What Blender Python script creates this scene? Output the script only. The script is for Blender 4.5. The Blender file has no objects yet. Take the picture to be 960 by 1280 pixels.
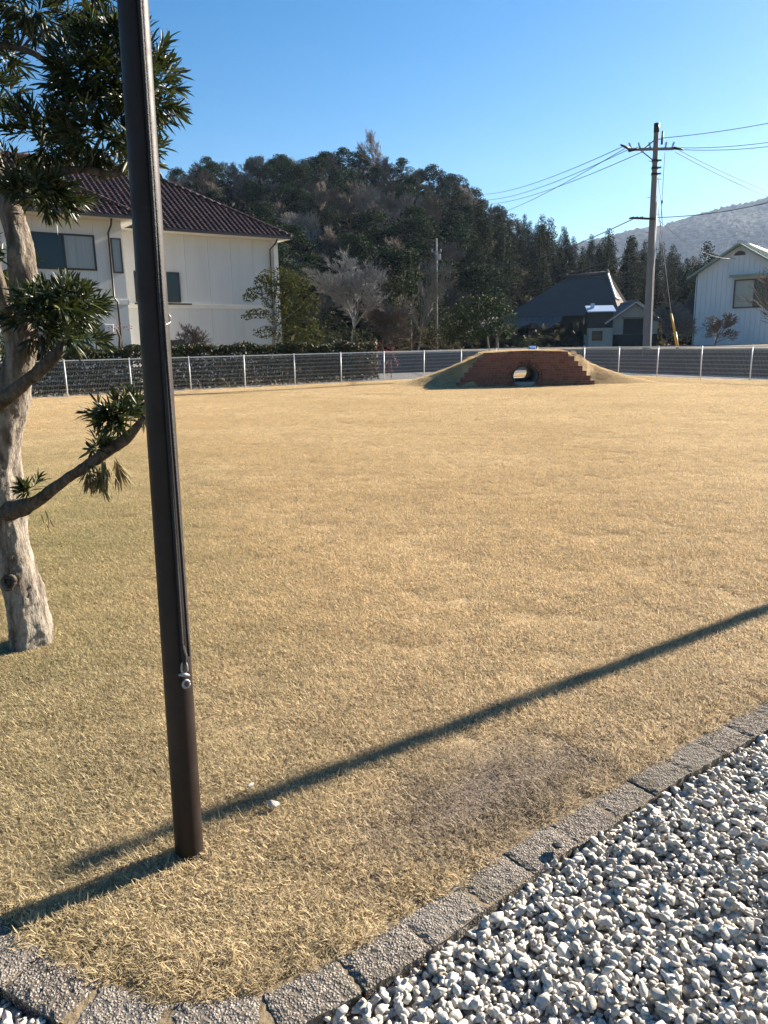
import bpy, bmesh, math, random
import numpy as np
from mathutils import Vector, Matrix, Euler, noise as mnoise
R = math.radians
scene = bpy.context.scene

# ------------------------------------------------------------------ camera, sky, sun, exposure
CAM_F, CAM_PITCH, CAM_ROLL, CAM_H = 944.06, 0.219454, 0.0200937, 1.4486   # focal length in photo pixels (960 x 1280)
cam_data = bpy.data.cameras.new('camera')
cam = bpy.data.objects.new('camera', cam_data)
scene.collection.objects.link(cam)
cam.location = (0, 0, CAM_H)
cam.rotation_mode = 'QUATERNION'
cam.rotation_quaternion = (Matrix.Rotation(math.pi / 2 - CAM_PITCH, 3, 'X') @ Matrix.Rotation(-CAM_ROLL, 3, 'Z')).to_quaternion()
cam_data.sensor_fit = 'VERTICAL'
cam_data.sensor_height = 36.0
cam_data.lens = CAM_F / 1280 * 36.0
cam_data.clip_start = 0.05
cam_data.clip_end = 5000
scene.camera = cam
scene.render.resolution_x, scene.render.resolution_y = 768, 1024

SUN_AZ, SUN_EL = R(56.3), R(24.0)          # azimuth clockwise from +Y
sun_dir = Vector((math.sin(SUN_AZ) * math.cos(SUN_EL), math.cos(SUN_AZ) * math.cos(SUN_EL), math.sin(SUN_EL)))
world = bpy.data.worlds.new('World')
scene.world = world
world.use_nodes = True
wn = world.node_tree
for n in list(wn.nodes): wn.nodes.remove(n)
sky = wn.nodes.new('ShaderNodeTexSky')
sky.sky_type = 'NISHITA'; sky.sun_disc = False
sky.sun_elevation = SUN_EL; sky.sun_rotation = SUN_AZ
sky.altitude = 50; sky.air_density = 1.0; sky.dust_density = 0.35; sky.ozone_density = 2.2
bg = wn.nodes.new('ShaderNodeBackground'); bg.inputs['Strength'].default_value = 0.037
wo = wn.nodes.new('ShaderNodeOutputWorld')
hsv = wn.nodes.new('ShaderNodeHueSaturation'); hsv.inputs['Saturation'].default_value = 1.55
wn.links.new(sky.outputs[0], hsv.inputs['Color']); wn.links.new(hsv.outputs[0], bg.inputs[0]); wn.links.new(bg.outputs[0], wo.inputs[0])
sun_data = bpy.data.lights.new('sun', 'SUN')
sun_data.energy = 5.0; sun_data.angle = R(0.38); sun_data.color = (1.0, 0.895, 0.765)
sun = bpy.data.objects.new('sun', sun_data); scene.collection.objects.link(sun)
sun.rotation_mode = 'QUATERNION'
sun.rotation_quaternion = sun_dir.to_track_quat('Z', 'Y')
sun.location = sun_dir * 60
scene.view_settings.view_transform = 'Standard'
scene.view_settings.look = 'None'
scene.view_settings.exposure = 2.05
scene.view_settings.gamma = 1.0
scene.view_settings.use_curve_mapping = False

# ------------------------------------------------------------------ helpers
def ray(px, py):
    A, B = px - 480, 640 - py
    cr, sr = math.cos(CAM_ROLL), math.sin(CAM_ROLL)
    a, b = A * cr + B * sr, -A * sr + B * cr
    c, s = math.cos(CAM_PITCH), math.sin(CAM_PITCH)
    return Vector((a, CAM_F * c + b * s, -CAM_F * s + b * c))
def at(px, py, Y):
    d = ray(px, py); return Vector((0, 0, CAM_H)) + d * (Y / d.y)
def gp(px, py, z=0.0):
    d = ray(px, py); return Vector((0, 0, CAM_H)) + d * ((z - CAM_H) / d.z)

def link(o): scene.collection.objects.link(o); return o
def tag(o, label=None, cat=None, group=None, kind=None):
    if label: o['label'] = label
    if cat: o['category'] = cat
    if group: o['group'] = group
    if kind: o['kind'] = kind
    return o
def empty(name, loc=(0, 0, 0), rz=0, label=None, cat=None, group=None):
    o = bpy.data.objects.new(name, None); link(o)
    o.empty_display_size = 0.2
    o.location = loc; o.rotation_euler = (0, 0, rz)
    return tag(o, label, cat, group)
def copy_tree(o, parent=None):
    c = o.copy(); link(c); c.parent = parent
    for ch in o.children: copy_tree(ch, c)
    return c

def np_mesh(name, verts, faces, k, smooth=False, mat=None):
    """fast mesh from an (n,3) array and an (m,k) index array"""
    me = bpy.data.meshes.new(name)
    verts = np.asarray(verts, np.float32); faces = np.asarray(faces, np.int32)
    me.vertices.add(len(verts)); me.vertices.foreach_set('co', verts.ravel())
    me.loops.add(len(faces) * k); me.loops.foreach_set('vertex_index', faces.ravel())
    me.polygons.add(len(faces))
    me.polygons.foreach_set('loop_start', np.arange(0, len(faces) * k, k, dtype=np.int32))
    if smooth: me.polygons.foreach_set('use_smooth', np.ones(len(faces), bool))
    me.update(calc_edges=True); me.validate()
    if mat: me.materials.append(mat)
    return me
def obj(name, me, parent=None, loc=None):
    o = bpy.data.objects.new(name, me); link(o)
    if parent: o.parent = parent
    if loc is not None: o.location = loc
    return o

class MB:
    """collects shapes, then makes ONE mesh object"""
    def __init__(s): s.v = []; s.f = []
    def add(s, vs, fs):
        b = len(s.v); s.v += [tuple(q) for q in vs]; s.f += [tuple(i + b for i in f) for f in fs]
    def box(s, x0, x1, y0, y1, z0, z1, M=None):
        vs = [Vector((x, y, z)) for z in (z0, z1) for (x, y) in ((x0, y0), (x1, y0), (x1, y1), (x0, y1))]
        if M is not None: vs = [M @ q for q in vs]
        s.add(vs, [(3, 2, 1, 0), (4, 5, 6, 7), (0, 1, 5, 4), (1, 2, 6, 5), (2, 3, 7, 6), (3, 0, 4, 7)])
    def bevbox(s, x0, x1, y0, y1, z0, z1, b, M=None):
        # box with its top and side edges chamfered
        def ring(i, z): return [(x0 + i, y0 + b + 0 * i, z), (x0 + b, y0 + i, z), (x1 - b, y0 + i, z), (x1 - i, y0 + b, z), (x1 - i, y1 - b, z), (x1 - b, y1 - i, z), (x0 + b, y1 - i, z), (x0 + i, y1 - b, z)]
        rs = [ring(0, z0), ring(0, z1 - b), ring(b * .6, z1)]
        vs = [Vector(q) for r in rs for q in r]
        if M is not None: vs = [M @ q for q in vs]
        fs = [tuple(range(7, -1, -1)), tuple(range(16, 24))]
        for k in range(2):
            for i in range(8): j = (i + 1) % 8; fs.append((k * 8 + i, k * 8 + j, k * 8 + 8 + j, k * 8 + 8 + i))
        s.add(vs, fs)
    def tube(s, pts, rad, n=8, cap=True):
        pts = [Vector(q) for q in pts]
        if not hasattr(rad, '__len__'): rad = [rad] * len(pts)
        rings = []; up = None
        for i, q in enumerate(pts):
            d = (pts[min(i + 1, len(pts) - 1)] - pts[max(i - 1, 0)])
            if d.length < 1e-9: d = Vector((0, 0, 1))
            d.normalize()
            if up is None: up = Vector((1, 0, 0)) if abs(d.x) < .8 else Vector((0, 1, 0))
            a = (up - d * up.dot(d)).normalized(); b = d.cross(a); up = a
            rings.append([q + (a * math.cos(2 * math.pi * k / n) + b * math.sin(2 * math.pi * k / n)) * rad[i] for k in range(n)])
        vs = [q for r in rings for q in r]; fs = []
        for i in range(len(pts) - 1):
            for k in range(n):
                j = (k + 1) % n; fs.append((i * n + k, i * n + j, (i + 1) * n + j, (i + 1) * n + k))
        if cap: fs += [tuple(range(n - 1, -1, -1)), tuple((len(pts) - 1) * n + k for k in range(n))]
        s.add(vs, fs)
    def quad(s, a, b, c, d): s.add([a, b, c, d], [(0, 1, 2, 3)])
    def build(s, name, mat=None, parent=None, smooth=False, off=None, kind=None):
        me = bpy.data.meshes.new(name)
        vs = s.v
        if off is not None: vs = [(a - off[0], b - off[1], c - off[2]) for a, b, c in vs]
        me.from_pydata(vs, [], s.f); me.update()
        if smooth:
            me.polygons.foreach_set('use_smooth', np.ones(len(me.polygons), bool))
            if smooth == 'auto':
                me.polygons.foreach_set('use_smooth', np.array([len(p.vertices) <= 4 for p in me.polygons]))
        if mat: me.materials.append(mat)
        o = obj(name, me, parent)
        if kind: o['kind'] = kind
        return o

# ------------------------------------------------------------------ materials
class NT:
    def __init__(s, name):
        s.m = bpy.data.materials.new(name); s.m.use_nodes = True; s.t = s.m.node_tree
        for n in list(s.t.nodes): s.t.nodes.remove(n)
        s.out = s.n('ShaderNodeOutputMaterial')
    def n(s, t, **kw):
        x = s.t.nodes.new(t)
        for k, v in kw.items(): setattr(x, k, v)
        return x
    def set(s, sock, v):
        if isinstance(v, bpy.types.NodeSocket): s.t.links.new(v, sock)
        else:
            if hasattr(sock.default_value, '__len__') and hasattr(v, '__len__') and len(v) == 3 and len(sock.default_value) == 4: v = (*v, 1)
            sock.default_value = v
    def pos(s): return s.n('ShaderNodeNewGeometry').outputs['Position']
    def objco(s): return s.n('ShaderNodeTexCoord').outputs['Object']
    def rnd(s): return s.n('ShaderNodeObjectInfo').outputs['Random']
    def island(s): return s.n('ShaderNodeNewGeometry').outputs['Random Per Island']
    def mapv(s, v, scale):
        x = s.n('ShaderNodeVectorMath', operation='MULTIPLY'); s.set(x.inputs[0], v); s.set(x.inputs[1], scale); return x.outputs[0]
    def noise(s, v, scale, detail=4, rough=.55, out=0):
        x = s.n('ShaderNodeTexNoise'); s.set(x.inputs['Vector'], v); s.set(x.inputs['Scale'], scale); s.set(x.inputs['Detail'], detail); s.set(x.inputs['Roughness'], rough); return x.outputs[out]
    def voro(s, v, scale, feature='F1', out='Distance', rand=1.0):
        x = s.n('ShaderNodeTexVoronoi', feature=feature); s.set(x.inputs['Vector'], v); s.set(x.inputs['Scale'], scale); s.set(x.inputs['Randomness'], rand); return x.outputs[out]
    def ramp(s, f, stops):
        x = s.n('ShaderNodeValToRGB'); e = x.color_ramp.elements
        while len(e) < len(stops): e.new(.5)
        for el, (p, c) in zip(e, stops): el.position = p; el.color = (*c, 1) if len(c) == 3 else c
        s.set(x.inputs[0], f); return x.outputs[0]
    def rng(s, f, a, b, c=0., d=1., smooth=False):
        x = s.n('ShaderNodeMapRange'); x.interpolation_type = 'SMOOTHSTEP' if smooth else 'LINEAR'
        for i, v in enumerate((f, a, b, c, d)): s.set(x.inputs[i], v)
        return x.outputs[0]
    def mix(s, f, a, b, mode='MIX'):
        x = s.n('ShaderNodeMix', data_type='RGBA', blend_type=mode); s.set(x.inputs[0], f); s.set(x.inputs[6], a); s.set(x.inputs[7], b); return x.outputs[2]
    def math(s, op, a, b=0.):
        x = s.n('ShaderNodeMath', operation=op); s.set(x.inputs[0], a); s.set(x.inputs[1], b); return x.outputs[0]
    def bump(s, h, strength=.5, dist=.01):
        x = s.n('ShaderNodeBump'); s.set(x.inputs['Height'], h); x.inputs['Strength'].default_value = strength; x.inputs['Distance'].default_value = dist; return x.outputs[0]
    def bsdf(s, col, rough=.7, metal=0., spec=.5, normal=None, transl=None, trans_col=None):
        b = s.n('ShaderNodeBsdfPrincipled')
        s.set(b.inputs['Base Color'], col); s.set(b.inputs['Roughness'], rough); s.set(b.inputs['Metallic'], metal)
        s.set(b.inputs['Specular IOR Level'], spec)
        if normal is not None: s.t.links.new(normal, b.inputs['Normal'])
        sh = b.outputs[0]
        if transl:
            t = s.n('ShaderNodeBsdfTranslucent'); s.set(t.inputs[0], trans_col if trans_col is not None else col)
            x = s.n('ShaderNodeMixShader'); x.inputs[0].default_value = transl
            s.t.links.new(sh, x.inputs[1]); s.t.links.new(t.outputs[0], x.inputs[2]); sh = x.outputs[0]
        s.t.links.new(sh, s.out.inputs[0]); s.b = b
        return s.m

def mat_plain(name, col, rough=.6, metal=0., var=.15, scale=6., bump=0., bscale=60., spec=.5):
    t = NT(name); p = t.objco()
    f = t.noise(p, scale, 5)
    c = t.mix(f, tuple(x * (1 - var) for x in col), tuple(min(1, x * (1 + var)) for x in col))
    nrm = t.bump(t.noise(p, bscale, 4), bump, .01) if bump else None
    return t.bsdf(c, rough, metal, spec, nrm)

def dirt_mask(t, pos):
    """worn earth by the kerb: a patch with its own shape"""
    sub = t.n('ShaderNodeVectorMath', operation='SUBTRACT'); t.set(sub.inputs[0], pos); t.set(sub.inputs[1], (0.36, 2.24, 0))
    rot = t.n('ShaderNodeVectorRotate', rotation_type='Z_AXIS'); t.set(rot.inputs['Vector'], sub.outputs[0]); rot.inputs['Angle'].default_value = -.62
    sc = t.mapv(rot.outputs[0], (1 / .60, 1 / .27, 0))
    ln = t.n('ShaderNodeVectorMath', operation='LENGTH'); t.set(ln.inputs[0], sc)
    nz = t.noise(pos, 5.0, 4, .6)
    d = t.math('ADD', ln.outputs['Value'], t.math('MULTIPLY', t.math('SUBTRACT', nz, .5), 1.3))
    return t.rng(d, .35, 1.25, 1, 0, True)
def lawn_colour(t, pos):
    big = t.noise(pos, .30, 3, .55)
    mid = t.noise(pos, 1.1, 5, .62)
    fine = t.noise(pos, 6.5, 5, .65)
    spot = t.noise(pos, 2.6, 4, .7)
    c = t.mix(t.rng(big, .35, .65), (.690, .495, .240), (.830, .640, .360))
    c = t.mix(t.rng(mid, .44, .66, 0, .60), c, (.590, .425, .215))
    c = t.mix(t.rng(fine, .46, .66, 0, .55), c, (.420, .300, .155))
    c = t.mix(t.rng(spot, .60, .70, 0, .55), c, (.270, .190, .105))
    # greener turf under and around the tree at the left, thin green flecks elsewhere
    sx = t.n('ShaderNodeSeparateXYZ'); t.set(sx.inputs[0], pos)
    gx = t.rng(t.math('ADD', sx.outputs[0], t.math('MULTIPLY', sx.outputs[1], .28)), 1.2, -.9, 0, 1, True)
    gy = t.rng(sx.outputs[1], 16, 5, 0, 1, True)
    g = t.math('MULTIPLY', t.math('MULTIPLY', gx, gy), t.rng(mid, .3, .60, .40, 1.0))
    g = t.math('MAXIMUM', g, t.rng(t.noise(pos, 3.3, 3, .6), .66, .76, 0, .30))
    c = t.mix(g, c, (.380, .320, .120))
    # greyer, more worn straw towards the kerb
    near = t.rng(sx.outputs[1], 5.0, 1.8, 0, .5, True)
    c = t.mix(near, c, t.mix(t.rng(spot, .40, .58), (.680, .545, .350), (.330, .250, .160)))
    return c, mid, fine
def make_lawn_mats():
    t = NT('lawn_soil'); p = t.pos(); c, mid, fine = lawn_colour(t, p)
    g = t.noise(p, 140, 4, .7)
    soil = t.mix(g, (.045, .033, .022), (.13, .098, .066))
    c = t.mix(t.rng(g, .35, .7, .25, .75), soil, c)
    c = t.mix(dirt_mask(t, p), c, t.mix(g, (.085, .068, .052), (.235, .190, .150)))
    h = t.math('ADD', t.noise(p, 90, 4, .7), t.math('MULTIPLY', fine, 1.5))
    soilm = t.bsdf(c, .95, 0, .1, t.bump(h, .8, .012))
    t = NT('dry_grass'); p = t.pos(); c, mid, fine = lawn_colour(t, p)
    isl = t.island()
    c = t.mix(t.rng(isl, 0, 1), c, t.mix(.5, c, (.74, .66, .46)))
    c = t.mix(t.rng(isl, .62, .80, 0, .7), c, (.160, .115, .065))
    c = t.mix(t.math('MULTIPLY', dirt_mask(t, p), .72), c, (.215, .170, .130))
    gm = t.bsdf(c, .62, 0, .25, None, .40)
    return soilm, gm
M = {}
M['lawn'], M['grass'] = make_lawn_mats()

def make_mats():
    t = NT('gravel_stone'); p = t.pos(); i = t.island()
    c = t.ramp(i, [(0, (.30, .28, .245)), (.25, (.40, .37, .315)), (.7, (.53, .49, .42)), (.93, (.63, .59, .515)), (1, (.27, .245, .21))])
    st = t.noise(p, 70, 5, .65); c = t.mix(t.rng(st, .35, .7, 0, .45), c, (.42, .40, .36))
    vein = t.rng(t.noise(p, 38, 3), .60, .70, 0, .35); c = t.mix(vein, c, (.36, .34, .31))
    M['gravel'] = t.bsdf(c, .75, 0, .3, t.bump(t.noise(p, 160, 5, .7), .55, .006))
    t = NT('gravel_bed_mat'); p = t.pos(); v = t.voro(p, 45, out='Color'); d = t.voro(p, 45)
    c = t.mix(t.rng(d, .3, .7), (.42, .41, .39), (.10, .095, .09)); M['gravel_bed'] = t.bsdf(c, .9, 0, .2, t.bump(t.math('SUBTRACT', 1., d), 1., .02))
    t = NT('exposed_aggregate'); p = t.pos()
    p0 = p; wob = t.noise(p, 60, 3, .6, 1); ad = t.n('ShaderNodeVectorMath', operation='ADD'); t.set(ad.inputs[0], p); t.set(ad.inputs[1], t.mapv(wob, (.012, .012, .012))); p = ad.outputs[0]; v = t.voro(p, 150); vc = t.n('ShaderNodeTexVoronoi'); t.set(vc.inputs['Vector'], p); t.set(vc.inputs['Scale'], 150)
    sep = t.n('ShaderNodeSeparateColor'); t.set(sep.inputs[0], vc.outputs['Color'])
    ag = t.ramp(sep.outputs[0], [(0, (.130, .112, .092)), (.4, (.215, .190, .158)), (.75, (.29, .258, .218)), (1, (.37, .335, .29))])
    c = t.mix(t.rng(v, .42, .66), ag, (.085, .072, .06))
    c = t.mix(t.rng(t.noise(p, 7, 4), .5, .75, 0, .5), c, (.10, .086, .07)); c = t.mix(t.math('MULTIPLY', t.rnd(), .4), c, (.25, .225, .195)); c = t.mix(t.rng(t.noise(p0, 3.2, 4, .6), .5, .7, 0, .55), c, (.085, .078, .055))
    h = t.math('ADD', t.math('SUBTRACT', 1., t.rng(v, .1, .65)), t.math('MULTIPLY', t.noise(p, 60, 3), .8))
    M['kerb'] = t.bsdf(c, .95, 0, .0, t.bump(h, .8, .004))
    t = NT('bronze_pole'); p = t.objco()
    c = t.mix(t.noise(t.mapv(p, (30, 30, 1.5)), 1, 5, .6), (.008, .0052, .0045), (.019, .011, .008))
    c = t.mix(t.rng(t.noise(p, 14, 5, .65), .62, .75, 0, .5), c, (.050, .033, .025))
    M['pole'] = t.bsdf(c, t.rng(t.noise(p, 20, 4), .3, .7, .46, .64), .0, .3, t.bump(t.noise(p, 120, 3), .12, .002))
    M['rope'] = mat_plain('black_rope', (.012, .012, .013), .7, 0, .4, 80, .6, 300)
    M['steel'] = mat_plain('zinc_clip', (.30, .30, .29), .5, .6, .3, 60, .3, 120)
    M['wire_pale'] = mat_plain('pale_wire', (.28, .28, .27), .45, .4, .15, 20)
    t = NT('fence_paint'); p = t.objco()
    c = t.mix(t.rng(t.noise(p, 3, 5, .6), .45, .75, 0, .5), (.70, .71, .70), (.52, .52, .48))
    M['fence'] = t.bsdf(c, .45, .1, .5)
    # bark of the near tree: pale, flaking
    t = NT('pale_bark'); p = t.objco()
    q = t.mapv(p, (1, 1, .28))
    fl = t.noise(q, 20, 7, .68); lg = t.noise(q, 6, 5, .6); st = t.noise(t.mapv(p, (1, 1, .08)), 45, 5, .65)
    c = t.mix(t.rng(fl, .40, .58), (.090, .070, .054), (.290, .255, .208))
    c = t.mix(t.rng(lg, .50, .70, 0, .65), c, (.38, .345, .29))
    c = t.mix(t.rng(t.noise(p, 34, 6, .7), .52, .62, 0, .55), c, (.13, .105, .080)); c = t.mix(t.rng(st, .55, .72, 0, .65), c, (.070, .052, .038))
    sx = t.n('ShaderNodeSeparateXYZ'); t.set(sx.inputs[0], p)
    c = t.mix(t.math('MULTIPLY', t.rng(sx.outputs[2], .75, 1.5, 0, .85, True), t.rng(fl, .3, .62, 1, .25)), c, (.085, .065, .048))
    c = t.mix(t.rng(t.noise(p, 30, 3), .66, .72, 0, .35), c, (.20, .22, .15))
    h = t.math('ADD', t.math('MULTIPLY', fl, 1.), t.math('MULTIPLY', st, -.8))
    M['bark'] = t.bsdf(c, .92, 0, .15, t.bump(h, 1., .022))
    t = NT('dark_bark'); p = t.objco(); f = t.noise(t.mapv(p, (1, 1, .3)), 28, 6, .65)
    c = t.mix(t.rng(f, .3, .7), (.030, .023, .018), (.20, .165, .13)); c = t.mix(t.rng(t.noise(p, 60, 4, .7), .5, .7, 0, .6), c, (.05, .04, .032)); M['bark_dark'] = t.bsdf(c, .95, 0, .08, t.bump(t.math('ADD', f, t.noise(p, 70, 5, .7)), 1., .018))
    t = NT('lance_leaf'); i = t.island(); p = t.objco()
    c = t.ramp(i, [(0, (.007, .014, .006)), (.5, (.013, .025, .008)), (.84, (.026, .042, .012)), (.96, (.075, .085, .022)), (1, (.17, .15, .035))])
    c = t.mix(t.rng(t.noise(p, 3.5, 3), .35, .65, 0, .5), c, (.014, .022, .007))
    M['leaf'] = t.bsdf(c, .42, 0, .28, None, .11, t.mix(.5, c, (.12, .15, .03)))
    t = NT('dry_leaf'); i = t.island(); M['leaf_dry'] = t.bsdf(t.ramp(i, [(0, (.10, .07, .03)), (.6, (.20, .15, .06)), (1, (.10, .11, .04))]), .6, 0, .3, None, .25)
    # hill foliage
    def foliage(name, cols, tr=.15, rough=.8, spec=.06):
        t = NT(name); i = t.island(); r = t.rnd(); p = t.objco()
        c = t.ramp(i, [(0, cols[0]), (.5, cols[1]), (1, cols[2])])
        c = t.mix(t.math('MULTIPLY', r, .55), c, cols[3])
        c = t.mix(t.rng(t.noise(p, .8, 3), .35, .65, 0, .45), c, tuple(x * .55 for x in cols[1]))
        return t.bsdf(c, rough, 0, spec, None, tr)
    M['ever'] = foliage('evergreen_leaves', [(.008, .017, .010), (.018, .033, .017), (.038, .058, .026), (.030, .042, .018)])
    M['cedar'] = foliage('cedar_needles', [(.009, .016, .010), (.019, .030, .016), (.036, .046, .022), (.036, .036, .018)])
    M['bush'] = foliage('bush_leaves', [(.013, .021, .010), (.027, .038, .017), (.055, .066, .028), (.050, .048, .024)], .2)
    M['brownbush'] = foliage('winter_brush_leaves', [(.024, .026, .016), (.050, .048, .028), (.085, .076, .046), (.060, .050, .030)], .2)
    M['camellia'] = foliage('glossy_leaves', [(.014, .026, .010), (.028, .046, .016), (.055, .078, .026), (.05, .07, .02)], .1, .60, .05)
    M['hedge'] = foliage('hedge_leaves', [(.014, .024, .010), (.034, .046, .018), (.075, .080, .034), (.085, .045, .028)], .15, .6, .15)
    M['hedge_red'] = foliage('red_hedge_leaves', [(.09, .020, .018), (.20, .045, .035), (.30, .09, .07), (.06, .045, .02)], .2, .6, .15)
    M['niwaki'] = foliage('pruned_tree_leaves', [(.020, .030, .009), (.050, .062, .016), (.11, .115, .03), (.09, .075, .02)], .2)
    def twig(name, a, b):
        t = NT(name); c = t.mix(t.island(), a, b); c = t.mix(t.math('MULTIPLY', t.rnd(), .6), c, tuple(x * .6 for x in a)); return t.bsdf(c, .9, 0, .1)
    M['twig'] = twig('bare_twigs', (.120, .098, .085), (.22, .185, .158))
    M['twig_grey'] = twig('grey_twigs', (.150, .148, .142), (.290, .285, .272))
    M['trunk_far'] = twig('far_trunk', (.09, .075, .06), (.16, .14, .12))
    t = NT('forest_floor'); p = t.pos(); c = t.mix(t.noise(p, .6, 6, .7), (.018, .018, .010), (.060, .050, .030)); M['floor'] = t.bsdf(c, 1., 0, .05, t.bump(t.noise(p, 1.2, 6, .75), 1., .8))
    t = NT('far_forest'); p = t.pos(); v = t.voro(p, .09); c = t.mix(t.noise(p, .02, 5, .65), (.024, .031, .028), (.046, .050, .043)); c = t.mix(t.rng(v, .3, .8), c, (.018, .024, .020)); M['mountain'] = t.bsdf(c, 1., 0, .05, t.bump(t.math('SUBTRACT', 1., v), .25, 6.))
    # buildings
    t = NT('white_render'); p = t.objco(); c = t.mix(t.rng(t.noise(t.mapv(p, (1, 1, .15)), 1.4, 6, .65), .42, .75, 0, .5), (.565, .555, .525), (.455, .445, .415))
    c = t.mix(t.rng(t.noise(t.mapv(p, (5, 5, .25)), 1, 5, .6), .58, .75, 0, .35), c, (.40, .38, .33)); M['wall'] = t.bsdf(c, .85, 0, .2, t.bump(t.noise(p, 40, 4), .25, .01))
    M['trim'] = mat_plain('cream_trim', (.66, .64, .58), .7, 0, .08, 3)
    M['soffit'] = mat_plain('white_soffit', (.72, .70, .64), .8, 0, .06, 2)
    t = NT('brown_glazed_tile'); p = t.objco(); c = t.mix(t.island(), (.034, .018, .014), (.082, .042, .031)); c = t.mix(t.rng(t.noise(p, 2.5, 5), .55, .75, 0, .5), c, (.13, .080, .06)); M['tile'] = t.bsdf(c, .50, 0, .28)
    M['ridge'] = mat_plain('red_brown_ridge', (.115, .042, .032), .4, 0, .3, 8)
    M['gutter'] = mat_plain('dark_gutter', (.030, .026, .024), .4, 0, .3, 5)
    M['frame'] = mat_plain('bronze_sash', (.035, .030, .028), .45, .3, .2, 8)
    t = NT('window_glass'); p = t.objco(); M['glass'] = t.bsdf(t.mix(t.noise(p, 1.3, 2), (.010, .020, .032), (.018, .032, .046)), .05, 0, .35)
    t = NT('curtained_glass'); p = t.objco(); M['curtain'] = t.bsdf(t.mix(t.noise(t.mapv(p, (9, 9, .3)), 1, 3), (.16, .17, .175), (.30, .31, .31)), .18, 0, .6)
    M['dark_wall'] = mat_plain('dark_boards', (.045, .040, .036), .8, 0, .35, 3, .4, 30)
    M['pale_wall'] = mat_plain('weathered_plaster', (.36, .34, .30), .85, 0, .22, 1.5, .3, 20)
    M['grey_tile'] = mat_plain('grey_tile', (.15, .14, .138), .8, 0, .25, 6, .2, 20, .12)
    t = NT('brown_sheet_roof'); p = t.objco(); c = t.mix(t.noise(p, .9, 5), (.085, .068, .062), (.135, .110, .098)); M['sheet_brown'] = t.bsdf(c, .85, 0, .08)
    M['verge'] = mat_plain('pale_verge', (.55, .52, .50), .5, .1, .1, 4)
    M['sheet_blue'] = mat_plain('pale_blue_sheet', (.42, .52, .66), .5, .1, .1, 4)
    t = NT('white_siding'); p = t.objco(); c = t.mix(t.rng(t.noise(t.mapv(p, (1, 1, .2)), 1.6, 5), .4, .75, 0, .5), (.60, .62, .64), (.48, .50, .51)); M['siding'] = t.bsdf(c, .6, .05, .4)
    M['green_roof'] = mat_plain('green_sheet_roof', (.16, .22, .19), .42, .2, .15, 2)
    M['concrete'] = mat_plain('concrete', (.25, .245, .235), .88, 0, .25, 2.2, .4, 35)
    M['dark_concrete'] = mat_plain('stained_concrete', (.066, .067, .070), .9, 0, .35, 1.6, .4, 25)
    M['utility'] = mat_plain('pole_concrete', (.17, .165, .16), .85, 0, .2, 3, .3, 40)
    M['black'] = mat_plain('black_fitting', (.020, .020, .022), .5, .2, .3, 20)
    M['porcelain'] = mat_plain('porcelain', (.30, .30, .31), .25, 0, .1, 10)
    M['cable'] = mat_plain('cable', (.030, .032, .036), .6, 0, .2, 5)
    M['yellow'] = mat_plain('yellow_guard', (.60, .34, .06), .5, 0, .2, 8)
    M['blue_cloth'] = mat_plain('blue_cloth', (.03, .16, .45), .8, 0, .25, 14, .3, 60)
    t = NT('red_brick'); p = t.objco(); c = t.mix(t.island(), (.150, .060, .042), (.25, .110, .074)); c = t.mix(t.rng(t.noise(p, 6, 5), .55, .8, 0, .5), c, (.12, .075, .06)); M['brick'] = t.bsdf(c, .9, 0, .2, t.bump(t.noise(p, 80, 4), .4, .005))
    M['mortar'] = mat_plain('mortar', (.20, .165, .145), .95, 0, .15, 8)
    t = NT('asphalt'); p = t.pos(); M['road'] = t.bsdf(t.mix(t.noise(p, 3, 6, .7), (.085, .085, .085), (.135, .135, .13)), .9, 0, .2, t.bump(t.noise(p, 120, 3), .4, .006))
    t = NT('bare_earth'); p = t.pos(); M['earth'] = t.bsdf(t.mix(t.noise(p, 1.5, 6, .7), (.11, .085, .055), (.24, .185, .115)), .95, 0, .1, t.bump(t.noise(p, 20, 5), .6, .03))
make_mats()

rng = np.random.default_rng(7); random.seed(7)
def smooth01(x): x = np.clip(x, 0, 1); return x * x * (3 - 2 * x)

# ------------------------------------------------------------------ plan of the place
FA = math.radians(34.1); FL0 = Vector((-9.82, 23.9, 0)); FLd = Vector((math.cos(FA), math.sin(FA), 0))       # left run, posts every 2 m
FB = math.radians(117.5); FR0 = Vector((12.32, 25.56, 0)); FRd = Vector((math.cos(FB), math.sin(FB), 0))
# corner where the two runs meet
_den = FLd.x * FRd.y - FLd.y * FRd.x
_w = FR0 - FL0; sL = (_w.x * FRd.y - _w.y * FRd.x) / _den; CORNER = FL0 + FLd * sL; sR = (CORNER - FR0).dot(FRd)
KIN = [(-3.4, 3.12), (-2.2, 2.40), (-1.35, 1.88), (-.98, 1.655), (-.80, 1.545), (-.63, 1.458), (-.457, 1.424), (-.288, 1.446), (-.119, 1.556), (.062, 1.690), (.226, 1.835), (.428, 2.005), (.722, 2.225), (1.053, 2.472), (1.539, 2.815), (2.6, 3.58), (4.2, 4.73), (6.6, 6.44)]

def wall_line(): return [Vector(q) for q in ((19.0, 18.7, 0), (14.87, 29.4, 0), (12.6, 35.2, 0), (11.4, 38.4, 0), (9.2, 40.6, 0), (5.0, 41.0, 0), (0.2, 39.6, 0), (-3.2, 38.0, 0))]

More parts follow.
